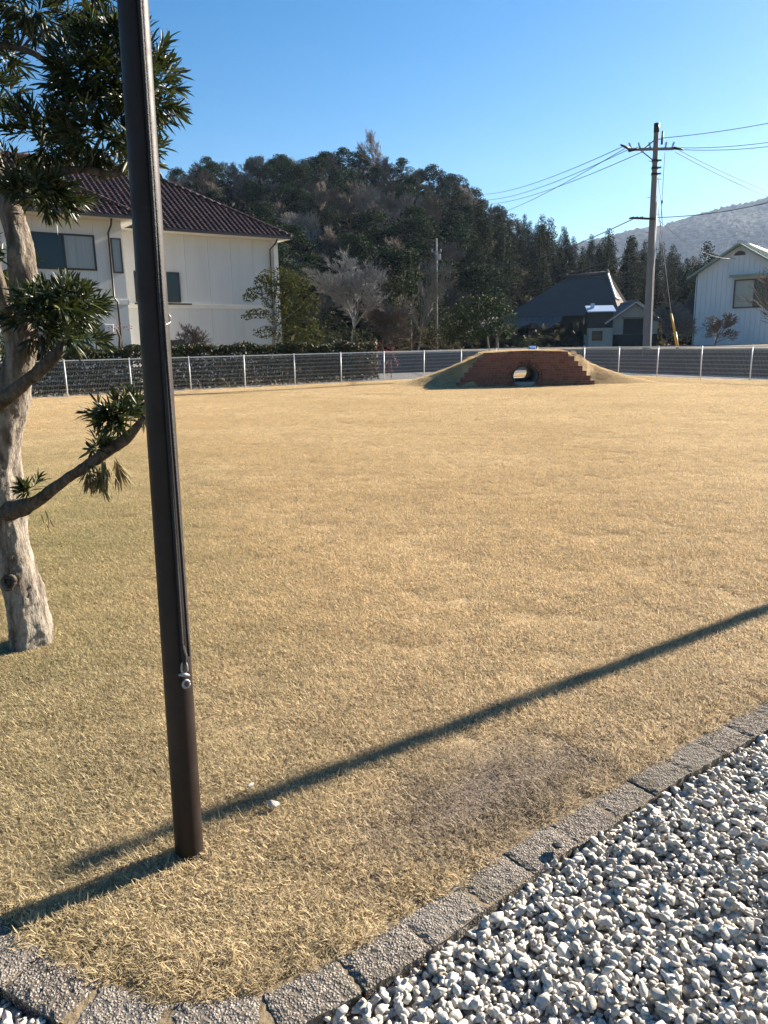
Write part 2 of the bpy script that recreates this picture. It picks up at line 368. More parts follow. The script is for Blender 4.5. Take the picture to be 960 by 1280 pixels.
MC = Vector((4.83, 26.62, 0)); MR = R(-5.0); MHD = 1.55        # centre, turn and half depth of the play mound
def mloc(x, y):
    c, sn = math.cos(MR), math.sin(MR); return (x - MC.x) * c + (y - MC.y) * sn, -(x - MC.x) * sn + (y - MC.y) * c
def mound_z(x, y):
    lx, ly = mloc(x, y); hw = 1.28; ax, yy = np.abs(lx), np.abs(ly)
    rx = np.clip((ax - hw) / 3.25, 0, 1); prof = 1.13 * (1 - rx) ** 1.30 * (1 - .10 * rx)
    prof = np.minimum(prof, 1.13) - .05 * (ax / hw) ** 2 * (ax < hw) - .05 * (ax >= hw) * (1 - rx)
    w = .12 + 1.15 * smooth01((ax - 1.40) / 1.1)      # front and back drop straight to the brick faces
    fw = .40 * smooth01((-lx - 1.30) / .5) * (ly < 0)
    return np.maximum(0, prof) * smooth01((MHD - .04 + fw - yy) / (w + fw))
def lawn_z(x, y):
    z = .010 * np.sin(x * .9 + 1.3) * np.cos(y * .7)
    fade = smooth01((y - 1.2) / 1.5)
    return z * fade + mound_z(x, y)

# ------------------------------------------------------------------ ground
def ground_sheet(name, pts, z, mat):
    me = bpy.data.meshes.new(name); bm = bmesh.new()
    vs = [bm.verts.new((x, y, z)) for x, y in pts]; f = bm.faces.new(vs); bm.normal_update()
    if f.normal.z < 0: f.normal_flip()
    bm.to_mesh(me); bm.free(); me.materials.append(mat)
    o = obj(name, me); o['kind'] = 'structure'; return o
ground_sheet('ground', [(-1900, -250), (1900, -250), (1900, 1990), (-1900, 1990)], -.16, M['earth'])

def inside_lawn(x, y, m=0.0):
    """vectorised: beyond the kerb's inner edge and inside both fence runs"""
    kx = np.array([q[0] for q in KIN]); ky = np.array([q[1] for q in KIN])
    yk = np.interp(x, kx, ky)
    sl = np.abs(np.gradient(ky, kx)); s = np.interp(x, kx, sl)
    ok = (y - yk) / np.sqrt(1 + s * s) > m
    nl = (-(x - FL0.x) * FLd.y + (y - FL0.y) * FLd.x)           # >0 beyond the left run
    nr = (-(x - FR0.x) * FRd.y + (y - FR0.y) * FRd.x)
    return ok & (nl < -m) & (nr > m)

def build_lawn():
    # sheet: finer rows close by
    ys = np.concatenate([np.arange(1.30, 6, .10), np.arange(6, 22, .4), np.arange(22, 32, .10), np.arange(32, 36.4, .3)])
    xs = np.concatenate([np.arange(-22, -4, .8), np.arange(-4, .6, .15), np.arange(.6, 9.3, .10), np.arange(9.3, 17, .4)])
    X, Y = np.meshgrid(xs, ys); Z = lawn_z(X, Y)
    kx = np.array([q[0] for q in KIN]); ky = np.array([q[1] for q in KIN])
    # squeeze rows that fall outside the kerb onto its inner edge
    YK = np.interp(X, kx, ky) - .01
    Y2 = np.maximum(Y, YK); Z = lawn_z(X, Y2) - .010
    n, m = X.shape
    V = np.stack([X, Y2, Z], -1).reshape(-1, 3)
    idx = np.arange(n * m).reshape(n, m)
    F = np.stack([idx[:-1, :-1], idx[:-1, 1:], idx[1:, 1:], idx[1:, :-1]], -1).reshape(-1, 4)
    C = V[F].mean(1)
    area = np.abs(V[F][:, 0, 1] - V[F][:, 2, 1]) > 1e-4
    nl = (-(C[:, 0] - FL0.x) * FLd.y + (C[:, 1] - FL0.y) * FLd.x); nr = (-(C[:, 0] - FR0.x) * FRd.y + (C[:, 1] - FR0.y) * FRd.x)
    tlx, tly = mloc(C[:, 0], C[:, 1]); tunnel = (np.abs(tlx) < .47) & (np.abs(np.abs(tly) - MHD + .09) < .17)
    F = F[area & (nl < .5) & (nr > -.5) & ~tunnel]
    me = np_mesh('lawn', V, F, 4, True, M['lawn'])
    obj('lawn', me)['kind'] = 'structure'
build_lawn()

def grass_tile(seed, rad, count, lmin, lmax):
    r = np.random.default_rng(seed)
    a = r.uniform(0, 2 * np.pi, count); d = rad * np.sqrt(r.uniform(0, 1, count))
    x, y = d * np.cos(a), d * np.sin(a)
    # tufts: pull blades towards random tuft centres
    tc = r.uniform(-rad, rad, (max(6, count // 30), 2)); k = r.integers(0, len(tc), count); s = r.uniform(0, .35, count)
    x = x * (1 - s) + tc[k, 0] * s; y = y * (1 - s) + tc[k, 1] * s
    h = r.uniform(0, 2 * np.pi, count); ln = r.uniform(lmin, lmax, count); w = r.uniform(.0007, .0014, count)
    el = np.radians(np.clip(r.normal(27, 20, count), 3, 78)); bend = r.uniform(-.2, .75, count)
    z0 = r.uniform(-.006, .009, count)
    dx, dy = np.cos(h), np.sin(h); px, py = -dy, dx
    def P(t, side, wd):
        e = el - bend * t
        hx = ln * t * np.cos(e); hz = ln * t * np.sin(e)
        return np.stack([x + dx * hx + px * side * wd, y + dy * hx + py * side * wd, z0 + hz], -1)
    a0, b0 = P(0, -1, w), P(0, 1, w); a1, b1 = P(.55, -1, w * .8), P(.55, 1, w * .8); tip = P(1, 0, w)
    V = np.stack([a0, b0, a1, b1, tip], 1).reshape(-1, 3)
    b = np.arange(count)[:, None] * 5
    F = np.concatenate([b + np.array([0, 1, 3]), b + np.array([0, 3, 2]), b + np.array([2, 3, 4])])
    return np_mesh('grass_tuft', V, F, 3, True, M['grass'])

def build_grass():
    coll = bpy.data.collections.new('grass_tufts')
    specs = [(.185, 4300, .009, .026)] * 5 + [(.17, 1300, .008, .024)] * 2 + [(.055, 300, .012, .032)] * 2 + [(.17, 2600, .018, .045)] * 1
    for i, sp in enumerate(specs):
        o = bpy.data.objects.new('tuft_%02d' % i, grass_tile(100 + i, *sp)); coll.objects.link(o)
    pts, idx, scl = [], [], []
    def lattice(x0, x1, y0, y1, s):
        X, Y = np.meshgrid(np.arange(x0, x1, s), np.arange(y0, y1, s)); X = X.ravel(); Y = Y.ravel()
        return X + rng.uniform(-.28, .28, len(X)) * s, Y + rng.uniform(-.28, .28, len(X)) * s
    # main fill
    for (x0, x1, y0, y1, s) in ((-20, 14, 1.3, 14, .2), (-20, 14, 14, 36, .26)):
        X, Y = lattice(x0, x1, y0, y1, s)
        keep = inside_lawn(X, Y, .15) & (np.abs(X) < Y * .62 + 1.6)
        X, Y = X[keep], Y[keep]
        c, sn = math.cos(.62), math.sin(.62); ux, uy = X - .36, Y - 2.24
        d = np.hypot((ux * c + uy * sn) / .52, (-ux * sn + uy * c) / .23) + rng.normal(0, .12, len(X))
        k = rng.integers(0, 5, len(X)); k = np.where(d < 1.0, rng.integers(5, 7, len(X)), k)
        nzv = np.array([mnoise.fractal(Vector((x * 1.9, y * 1.9, 3.0)), 1.0, 2.0, 3) for x, y in zip(X, Y)]) if y0 < 10 else rng.normal(0, .3, len(X)); k = np.where((nzv > .34) & (k < 5), rng.integers(5, 7, len(X)), k); k = np.where((nzv < -.50) & (k < 5) & (rng.uniform(0, 1, len(X)) < .5), 9, k)
        drop = np.zeros(len(X), bool)
        pole = np.hypot(X + .59, Y - 1.94) < .20; trunk = np.hypot(X + 1.84, Y - 3.6) < .24
        k = np.where((pole | trunk) & (rng.uniform(0, 1, len(X)) < .6), 9, k)
        tlx, tly = mloc(X, Y); drop |= (np.abs(tlx) < 2.3) & (np.abs(np.abs(tly) - MHD) < .22)
        drop |= (np.abs(tlx) < .5) & (np.abs(tly) < MHD + .1) & (mound_z(X, Y) < .5)
        pts.append(np.stack([X, Y], -1)[~drop]); idx.append(k[~drop]); scl.append(rng.uniform(.85, 1.15, (~drop).sum()) * np.where(Y[~drop] > 14, 1.25, 1))
    # fringe along the kerb
    X, Y = lattice(-3, 5, 1.3, 5.5, .06); keep = inside_lawn(X, Y, .02) & ~inside_lawn(X, Y, .17)
    X, Y = X[keep], Y[keep]; pts.append(np.stack([X, Y], -1)); idx.append(rng.integers(7, 9, len(X))); scl.append(rng.uniform(.8, 1.2, len(X)))
    P = np.concatenate(pts); K = np.concatenate(idx).astype(np.int32); S = np.concatenate(scl).astype(np.float32)
    Z = lawn_z(P[:, 0], P[:, 1]); e = .05
    nx = -(lawn_z(P[:, 0] + e, P[:, 1]) - lawn_z(P[:, 0] - e, P[:, 1])) / (2 * e); ny = -(lawn_z(P[:, 0], P[:, 1] + e) - lawn_z(P[:, 0], P[:, 1] - e)) / (2 * e)
    nx = np.clip(nx, -1.2, 1.2); ny = np.clip(ny, -1.2, 1.2)
    rot = np.stack([-np.arctan(ny), np.arctan(nx), np.zeros_like(nx)], -1).astype(np.float32)
    flat = (np.abs(nx) + np.abs(ny)) < .06
    rot[:, 2] = np.where(flat, rng.uniform(0, 2 * np.pi, len(P)), 0)
    rot[flat, :2] = 0
    me = bpy.data.meshes.new('dry_grass'); me.vertices.add(len(P))
    me.vertices.foreach_set('co', np.concatenate([P, Z[:, None]], 1).astype(np.float32).ravel())
    for nm, tp, data in (('tuft', 'INT', K), ('size', 'FLOAT', S)):
        at_ = me.attributes.new(nm, tp, 'POINT'); at_.data.foreach_set('value', data)
    at_ = me.attributes.new('turn', 'FLOAT_VECTOR', 'POINT'); at_.data.foreach_set('vector', rot.ravel())
    me.update(); me.materials.append(M['grass'])
    o = obj('dry_grass', me); tag(o, 'short straw coloured winter grass covering the lawn', 'grass', kind='stuff')
    g = bpy.data.node_groups.new('scatter_tufts', 'GeometryNodeTree')
    g.interface.new_socket('Geometry', in_out='INPUT', socket_type='NodeSocketGeometry'); g.interface.new_socket('Geometry', in_out='OUTPUT', socket_type='NodeSocketGeometry')
    N = g.nodes.new; gi, go = N('NodeGroupInput'), N('NodeGroupOutput')
    ci = N('GeometryNodeCollectionInfo'); ci.inputs['Collection'].default_value = coll; ci.inputs['Separate Children'].default_value = True; ci.inputs['Reset Children'].default_value = True
    ip = N('GeometryNodeInstanceOnPoints'); ip.inputs['Pick Instance'].default_value = True
    def attr(nm, dt):
        a = N('GeometryNodeInputNamedAttribute'); a.data_type = dt; a.inputs['Name'].default_value = nm; return a.outputs['Attribute']
    L = g.links.new
    L(gi.outputs[0], ip.inputs['Points']); L(ci.outputs[0], ip.inputs['Instance']); L(attr('tuft', 'INT'), ip.inputs['Instance Index'])
    L(attr('turn', 'FLOAT_VECTOR'), ip.inputs['Rotation']); L(attr('size', 'FLOAT'), ip.inputs['Scale']); L(ip.outputs[0], go.inputs[0])
    md = o.modifiers.new('tufts', 'NODES'); md.node_group = g
build_grass()

# ------------------------------------------------------------------ kerb and gravel
def polyline(pts, step):
    P = [Vector((q[0], q[1], 0)) for q in pts]; out = [P[0]]; acc = 0
    for a, b in zip(P, P[1:]):
        d = (b - a).length; s = step - acc
        while s <= d: out.append(a.lerp(b, s / d)); s += step
        acc = d - (s - step)
    return out
def offset_line(P, d):
    out = []
    for i, q in enumerate(P):
        t = (P[min(i + 1, len(P) - 1)] - P[max(i - 1, 0)]).normalized(); out.append(q + Vector((-t.y, t.x, 0)) * d)
    return out
KW = .116
def build_kerb():
    root = empty('kerb', (0, 0, 0)); root['kind'] = 'structure'
    P = polyline(KIN, .198)
    for a, b in zip(P, P[1:]):
        d = (b - a); L = d.length; u = d.normalized(); n = Vector((u.y, -u.x, 0))     # outwards, to the gravel
        Mx = Matrix(((u.x, n.x, 0, a.x), (u.y, n.y, 0, a.y), (0, 0, 1, 0), (0, 0, 0, 1)))
        tilt = Matrix.Rotation(random.uniform(-.012, .012), 4, 'X') @ Matrix.Rotation(random.uniform(-.008, .008), 4, 'Y')
        Mx = Mx @ tilt
        mb = MB(); g = random.uniform(.001, .003); zt = .003 + random.uniform(-.003, .003); nx, ny = 14, 9
        x0, x1, y0, y1 = g, L - g * .5, -.002 + random.uniform(-.003, .003), KW + random.uniform(-.004, .004)
        vs = []; fs = []
        for j in range(ny + 1):
            for i in range(nx + 1):
                x = x0 + (x1 - x0) * i / nx; y = y0 + (y1 - y0) * j / ny
                ex = min(i, nx - i); ey = min(j, ny - j)
                w = Mx @ Vector((x, y, 0))
                z = zt + .0035 * (mnoise.noise(w * 70)) + .002 * mnoise.noise(w * 160)
                if ex == 0 or ey == 0: z -= .004 + .003 * abs(mnoise.noise(w * 50))
                elif ex == 1 and i in (1, nx - 1) or ey == 1: z -= .0012
                vs.append(Mx @ Vector((x + (.0035 * mnoise.noise(w * 45) if ex == 0 else 0), y + (.0035 * mnoise.noise(w * 40 + Vector((7, 3, 1))) if ey == 0 else 0), z)))
        for j in range(ny):
            for i in range(nx): k = j * (nx + 1) + i; fs.append((k, k + nx + 1, k + nx + 2, k + 1))
        edge = [i for i in range(nx + 1)] + [j * (nx + 1) + nx for j in range(1, ny + 1)] + [ny * (nx + 1) + i for i in range(nx - 1, -1, -1)] + [j * (nx + 1) for j in range(ny - 1, 0, -1)]
        b0 = len(vs)
        for k in edge: vs.append(Vector((vs[k].x, vs[k].y, -.13)))
        for q in range(len(edge)):
            r_ = (q + 1) % len(edge); fs.append((edge[q], edge[r_], b0 + r_, b0 + q))
        mb.add(vs, fs); mb.build('kerb_block', M['kerb'], root)
build_kerb()
def kerb_bedding():
    A = [Vector((q[0], q[1], 0)) for q in KIN]; O = offset_line(A, -KW + .004); I = offset_line(A, .02); n = len(A)
    me = np_mesh('kerb_bedding', [(q.x, q.y, -.003) for q in I + O], [(i, i + 1, n + i + 1, n + i)[::-1] for i in range(n - 1)], 4, False, M['earth']); obj('kerb_bedding', me)['kind'] = 'structure'

def build_gravel():
    kx = np.array([q[0] for q in KIN]); ky = np.array([q[1] for q in KIN])
    bed = [(q[0], q[1] - .01) for q in KIN] + [(6.6, -3), (-3.4, -3)]
    ground_sheet('gravel_bed', bed, -.032, M['gravel_bed'])
    # stone shapes: hulls of points on a squashed ball
    shapes = []; plain = []
    r = np.random.default_rng(3)
    for i in range(26):
        pts = r.normal(size=(15 if i % 3 else 19, 3)); pts /= np.linalg.norm(pts, axis=1)[:, None]
        pts *= np.array([1, r.uniform(.62, .92), r.uniform(.42, .70)]) * r.uniform(.86, 1.06, (len(pts), 1))
        bm = bmesh.new()
        for q in pts: bm.verts.new(q)
        res = bmesh.ops.convex_hull(bm, input=bm.verts)
        bmesh.ops.delete(bm, geom=[g for g in set(res['geom_interior'] + res['geom_unused']) if isinstance(g, bmesh.types.BMVert)], context='VERTS')
        bm.verts.index_update(); raw = (np.array([v.co for v in bm.verts]), np.array([[v.index for v in f.verts] for f in bm.faces]))
        ed = [e for e in bm.edges if len(e.link_faces) == 2 and e.calc_face_angle(0) > .45]
        bmesh.ops.bevel(bm, geom=ed, offset=.055, segments=1, affect='EDGES', profile=.5)
        bmesh.ops.triangulate(bm, faces=bm.faces); bm.verts.index_update()
        V = np.array([v.co for v in bm.verts]); F = np.array([[v.index for v in f.verts] for f in bm.faces]); bm.free()
        shapes.append((V, F)); plain.append(raw)
    # drop stones one after another on a height map
    x0, x1, y0, y1, cs = -1.75, 3.3, .55, 3.95, .006
    nx, ny = int((x1 - x0) / cs), int((y1 - y0) / cs)
    H = np.full((nx, ny), -.030)
    def yout(x): return np.interp(x, kx, ky)
    slope = np.gradient(ky, kx)
    def valid(x, y, m):
        s = np.interp(x, kx, np.abs(slope)); d = (yout(x) - y) / np.sqrt(1 + s * s)
        return d > KW + m
    def lim(x): return np.interp(x, [-1.75, 0, .9, 3.3], [1.05, .95, 1.0, 2.55])     # only the strip beside the kerb
    VV, FF = [], []; base = 0; placed = 0; target = 27000; tries = 0
    while placed < target and tries < 120000:
        tries += 1
        L = float(np.clip(r.lognormal(math.log(.0118), .34), .006, .025))
        best = None
        for _ in range(3):
            x = r.uniform(x0 + .05, x1 - .05); y = r.uniform(y0 + .05, y1 - .05)
            if y < lim(x) or not valid(x, y, L * .25): continue
            h = H[int((x - x0) / cs), int((y - y0) / cs)]
            if best is None or h < best[0]: best = (h, x, y)
        if best is None: continue
        _, x, y = best
        si = r.integers(len(shapes)); V, F = shapes[si]
        q = Euler((r.normal(0, .34), r.normal(0, .34), r.uniform(0, 6.283))).to_matrix()
        W = (V * L) @ np.array(q).T
        rr = float(np.abs(W[:, :2]).max()) * .8; k = max(1, int(rr / cs)); i, j = int((x - x0) / cs), int((y - y0) / cs)
        if i - k < 0 or j - k < 0 or i + k >= nx or j + k >= ny: continue
        win = H[i - k:i + k + 1, j - k:j + k + 1]
        g = np.arange(-k, k + 1) * cs; D = np.hypot(g[:, None], g[None, :]) / rr; mk = D <= 1
        zb = np.quantile(win[mk], .34); half = W[:, 2].max()
        zc = zb + half * .74
        if zc + half > .030 + .007 * math.sin(x * 3 + 1) * math.cos(y * 4): continue
        top = zc + half * np.sqrt(np.clip(1 - D ** 2, 0, 1)) * .9
        win[mk] = np.maximum(win[mk], top[mk])
        if zc + half < -.004 or L < .0085 or math.hypot(x, y) > 2.35:      # deep, tiny or distant stones keep their plain facets
            V, F = plain[si]; W = (V * L) @ np.array(q).T
        VV.append(W + np.array([x, y, zc])); FF.append(F + base); base += len(V); placed += 1
    me = np_mesh('white_gravel', np.concatenate(VV), np.concatenate(FF), 3, False, M['gravel'])
    o = obj('white_gravel', me); tag(o, 'loose white and grey crushed stone beside the kerb', 'gravel', kind='stuff')
    print('stones', placed, 'tries', tries, 'tris', len(me.polygons))
    # stray stones
    for k, (px, py, L, lab) in enumerate(((342, 1013, .021, 'white stone lying on the dry grass beyond the flagpole shadow'), (314, 991, .017, 'small grey stone lying in the long pole shadow on the grass'))):
        V, F = shapes[3 + k * 4]; g = gp(px, py); me = np_mesh('stray_stone', V * L, F, 3, False, M['gravel'])
        s = obj('stray_stone', me, None, (g.x, g.y, .025)); s.rotation_euler = (0.2, .1, k); tag(s, lab, 'stone')
    V, F = shapes[5]; g = gp(697, 1066); me = np_mesh('stray_stone', V * .026, F, 3, False, M['black'])
    s = obj('stray_stone', me, None, (g.x, g.y, .022)); tag(s, 'black stone lying at the edge of the kerb', 'stone')
kerb_bedding(); build_gravel()

# ------------------------------------------------------------------ flagpoles
def flagpole(base, lean, label, height=4.55, thick=1.0):
    root = empty('flagpole', base, 0, label, 'flagpole', None)
    bx, by = lean
    def c(z): return Vector((bx * z, by * z, z))
    def rad(z): return (.0405 - .0026 * z) * thick
    mb = MB(); zs = [-.25 + (height + .25) * i / 24 for i in range(25)]
    mb.tube([c(z) for z in zs], [rad(z) for z in zs], 40); mb.build('pole', M['pole'], root, 'auto')
    mb = MB(); t = c(height); prof = [(.0, .030), (.02, .034), (.03, .034), (.045, .012), (.06, .03), (.09, .045), (.12, .045), (.15, .028), (.165, .002)]
    mb.tube([t + Vector((0, 0, h)) for h, _ in prof], [r_ for _, r_ in prof], 24); mb.build('finial', M['pole'], root, True)
    # halyard: two strands down the pole, ending at a snap hook
    ang = math.radians(-28)
    def side(z, a, off): return c(z) + Vector((math.cos(a), math.sin(a), 0)) * (rad(z) + off)
    zk = .58
    a0 = math.radians(-58)
    mb = MB(); zs = [zk + .05 + (height - zk - .1) * i / 60 for i in range(61)]
    mb.tube([side(z, a0 + .10 * math.sin(z * 1.1), .006 + .004 * math.sin(z * 2.1) ** 2) for z in zs], .0048, 6); mb.build('rope', M['rope'], root, True)
    mb = MB(); mb.tube([side(z, a0 + .33 + .10 * math.sin(z * 1.7 + 1), .006 + .006 * math.sin(z * 1.3 + .6) ** 2) for z in zs], .0042, 6); mb.build('rope', M['rope'], root, True)
    k = side(zk, a0 + .12, .010)
    tang = Vector((-math.sin(a0), math.cos(a0), 0)); outw = Vector((math.cos(a0), math.sin(a0), 0))
    hook = MB()
    pts = [k + Vector((0, 0, .018)) + tang * (.008 * math.cos(t_)) + Vector((0, 0, .020 * math.sin(t_))) for t_ in np.linspace(-.6, 5.2, 18)]
    hook.tube(pts, .0028, 6)
    pts = [k + Vector((0, 0, -.026)) + tang * (.009 * math.cos(t_)) + outw * .004 + Vector((0, 0, .011 * math.sin(t_))) for t_ in np.linspace(0, 6.28, 15)]
    hook.tube(pts, .0036, 6); hook.tube([k + tang * -.017 + Vector((0, 0, .004)), k, k + tang * .012 + Vector((0, 0, -.006))], [.003, .0065, .003], 6)
    hook.build('snap_hook', M['steel'], root, True)
    mb = MB(); mb.tube([k + Vector((0, 0, .03)), k + Vector((0, 0, .055)) + tang * .004, k + Vector((0, 0, .085))], [.006, .0075, .005], 8); mb.build('rope_knot', M['rope'], root, True)
    zt = 1.51
    mb = MB(); mb.tube([c(zt) + Vector((math.cos(a) * (rad(zt) + .002), math.sin(a) * (rad(zt) + .002), .010 * math.sin(a))) for a in np.linspace(-.95, .3, 14)], .0022, 5)
    e = side(zt, .3, .002); mb.tube([e, e + Vector((.003, -.004, .014)), e + Vector((-.002, -.008, .024))], .0018, 5); mb.build('wire_tie', M['wire_pale'], root, True)
    return root
FP = gp(237, 1066)
flagpole(FP, (.017, 0.0), 'dark bronze flagpole with black halyard standing on the lawn near the tree')
_tip = gp(58, 1094); _hp = 4.0
_b2 = _tip + Vector((math.sin(SUN_AZ), math.cos(SUN_AZ), 0)) * ((_hp + .16) / math.tan(SUN_EL))
flagpole(Vector((_b2.x, _b2.y - .02, 0)), (0, 0), 'dark bronze flagpole out on the lawn whose long shadow crosses the grass', _hp, 1.3)

# ------------------------------------------------------------------ fences
def build_fence(name, p0, d, n, label, i0=0, last=None):
    root = empty(name, p0, math.atan2(d.y, d.x), label, 'fence')
    HF = 1.145; sp = 2.0
    post = MB(); post.tube([(0, 0, -.2), (0, 0, HF - .005)], .020, 10); post.tube([(0, 0, HF - .01), (0, 0, HF + .012)], [.023, .017], 10)
    pm = post.build('post', M['fence'], root, 'auto'); pm.location = (i0 * sp, 0, 0)
    pan = MB(); 
    for k in range(1, 40):
        x = sp * k / 40; pan.box(x - .0011, x + .0011, -.0013, .0013, .05, HF - .03)
    for z in (.05, .10, .22, .36, .50, .64, .78, .92, 1.03):
        for dz in (0, .028):
            pan.box(.02, sp - .02, -.0042, -.0022, z + dz - .0017, z + dz + .0017)
    rail = MB(); rail.box(.024, sp - .024, -.015, .015, HF - .042, HF - .006)
    rl = rail.build('top_rail', M['fence'], root); pl = pan.build('wire_panel', M['fence'], root)
    br = MB(); br.box(.024, sp - .024, -.009, .009, .028, .048); bl = br.build('bottom_rail', M['fence'], root)
    for q in (rl, pl, bl): q.location = (i0 * sp, 0, 0)
    for i in range(i0 + 1, n + 1):
        x = i * sp; c = pm.copy(); link(c); c.location = (x, 0, 0); c.rotation_euler = (random.uniform(-.012, .012), random.uniform(-.008, .008), 0)
        if i < n:
            for q in (rl, pl, bl):
                c = q.copy(); link(c); c.location = (x, 0, 0)
    if last is not None and last - n * sp > .15:      # short closing panel up to the corner
        f = (last - n * sp) / sp
        for q in (rl, pl, bl):
            c = q.copy(); link(c); c.location = (n * sp, 0, 0); c.scale = (f, 1, 1)
    return root
build_fence('mesh_fence', FL0, FLd, 10, 'white wire mesh fence in front of the clipped hedge and white house', -4, sL - .03)
build_fence('mesh_fence', FR0, FRd, 4, 'white wire mesh fence in front of the dark retaining wall', -5, sR)
_c = MB(); _c.tube([CORNER + Vector((0, 0, -.2)), CORNER + Vector((0, 0, 1.16))], .03, 10); _cp = _c.build('corner_post', M['fence'], None, 'auto')
_r = [o for o in bpy.data.objects if o.name == 'mesh_fence'][0]; _cp.parent = _r; _cp.matrix_parent_inverse = Matrix.LocRotScale(_r.location, _r.rotation_euler, None).inverted()
def blue_cloth():
    p = at(659, 437.5, 34.6); b = FR0 + FRd * ((p - FR0).dot(FRd)); n = 14
    b = CORNER + FLd * -.35
    root_loc = Vector((b.x, b.y, 1.10)); V = []; F = []
    for j in range(9):
        for i in range(n + 1):
            u = (i / n - .5) * .42; s = (j / 8 - .5) * 2
            th = s * 1.25
            y = math.sin(th) * .05 + .02 * mnoise.noise(Vector((u * 9, s * 3, 1))); z = .075 * math.cos(th) - .11 * abs(s) ** 1.5 + .03 * mnoise.noise(Vector((u * 12, s * 4, 5))) + .03
            V.append(FLd * u + Vector((-FLd.y, FLd.x, 0)) * y + Vector((0, 0, z)))
    for j in range(8):
        for i in range(n): k = j * (n + 1) + i; F.append((k, k + 1, k + n + 2, k + n + 1))
    mb = MB(); mb.add(V, F); o = mb.build('cloth', M['blue_cloth'], None, True); o.location = root_loc
    md = o.modifiers.new('thick', 'SOLIDIFY'); md.thickness = .006
    tag(o, 'crumpled blue cloth lying over the fence rail behind the mound', 'cloth')
blue_cloth()

# ------------------------------------------------------------------ brick tunnel in the mound
def build_tunnel():
    ro = .445; zc = .33; EZ = .80
    root = empty('brick_tunnel', MC, MR, 'red brick stepped tunnel entrance built into the grassy play mound', 'tunnel')
    ch = .078; ncourse = 14
    def half(z):
        k = int(z / (ch * 2.0)); return 2.22 - .145 * k if z < ch * 13.9 else 0
    def rows():
        for i in range(ncourse):
            z0 = i * ch; k = i // 2
            hw = 2.24 - .135 * k if i < 12 else 1.36
            yield i, z0, hw
    for side, yw in ((-1, -MHD), (1, MHD)):
        br, mo = MB(), MB()
        for i, z0, hw in rows():
            zm = z0 + ch / 2; dz = (zm - zc) / EZ
            chord = math.sqrt(max(0, (ro + .10) ** 2 - dz ** 2))
            segs = [(-hw, hw)] if chord == 0 else [(-hw, -chord), (chord, hw)]
            for a, b in segs:
                mo.box(a + .004, b - .004, yw - .10, yw + .10, z0 - (.1 if i == 0 else 0), z0 + ch - (.006 if i == ncourse - 1 else 0))
                x = a - (0.11 if i % 2 else 0) if a < 0 else a
                while x < b - .02:
                    u0, u1 = max(x, a), min(x + .21, b)
                    if u1 - u0 > .03: br.box(u0 + .004, u1 - .006, yw - .112 - random.uniform(0, .004), yw + .112, z0 + .004, z0 + ch - .006)
                    x += .22
        # soldier ring round the opening
        for k in range(26):
            a = 2 * math.pi * k / 26
            if zc + EZ * math.sin(a) * ro < .03: continue
            Mx = Matrix.Translation((0, yw, zc)) @ Matrix.Diagonal((1, 1, EZ, 1)) @ Matrix.Rotation(-a, 4, 'Y')
            br.box(ro, ro + .098, -.118, .114, -.048, .048, Mx)
        br.build('bricks', M['brick'], root, kind='stuff'); mo.build('mortar', M['mortar'], root)
    pipe = MB(); n = 32; vs = []; fs = []
    for y in (-MHD - .06, MHD + .06):
        for rr in (ro, ro - .075):
            for k in range(n): a = 2 * math.pi * k / n; vs.append((rr * math.cos(a), y, zc + EZ * rr * math.sin(a)))
    for k in range(n):
        j = (k + 1) % n
        fs += [(k, j, 2 * n + j, 2 * n + k), (n + k, 3 * n + k, 3 * n + j, n + j), (k, n + k, n + j, j), (2 * n + k, 2 * n + j, 3 * n + j, 3 * n + k)]
    fl = MB(); fl.box(-.34, .34, -MHD - .08, MHD + .08, -.05, .13); fl.build('tunnel_floor', M['concrete'], root)
    pipe.add(vs, fs); pipe.build('pipe', M['dark_concrete'], root, True)
build_tunnel()

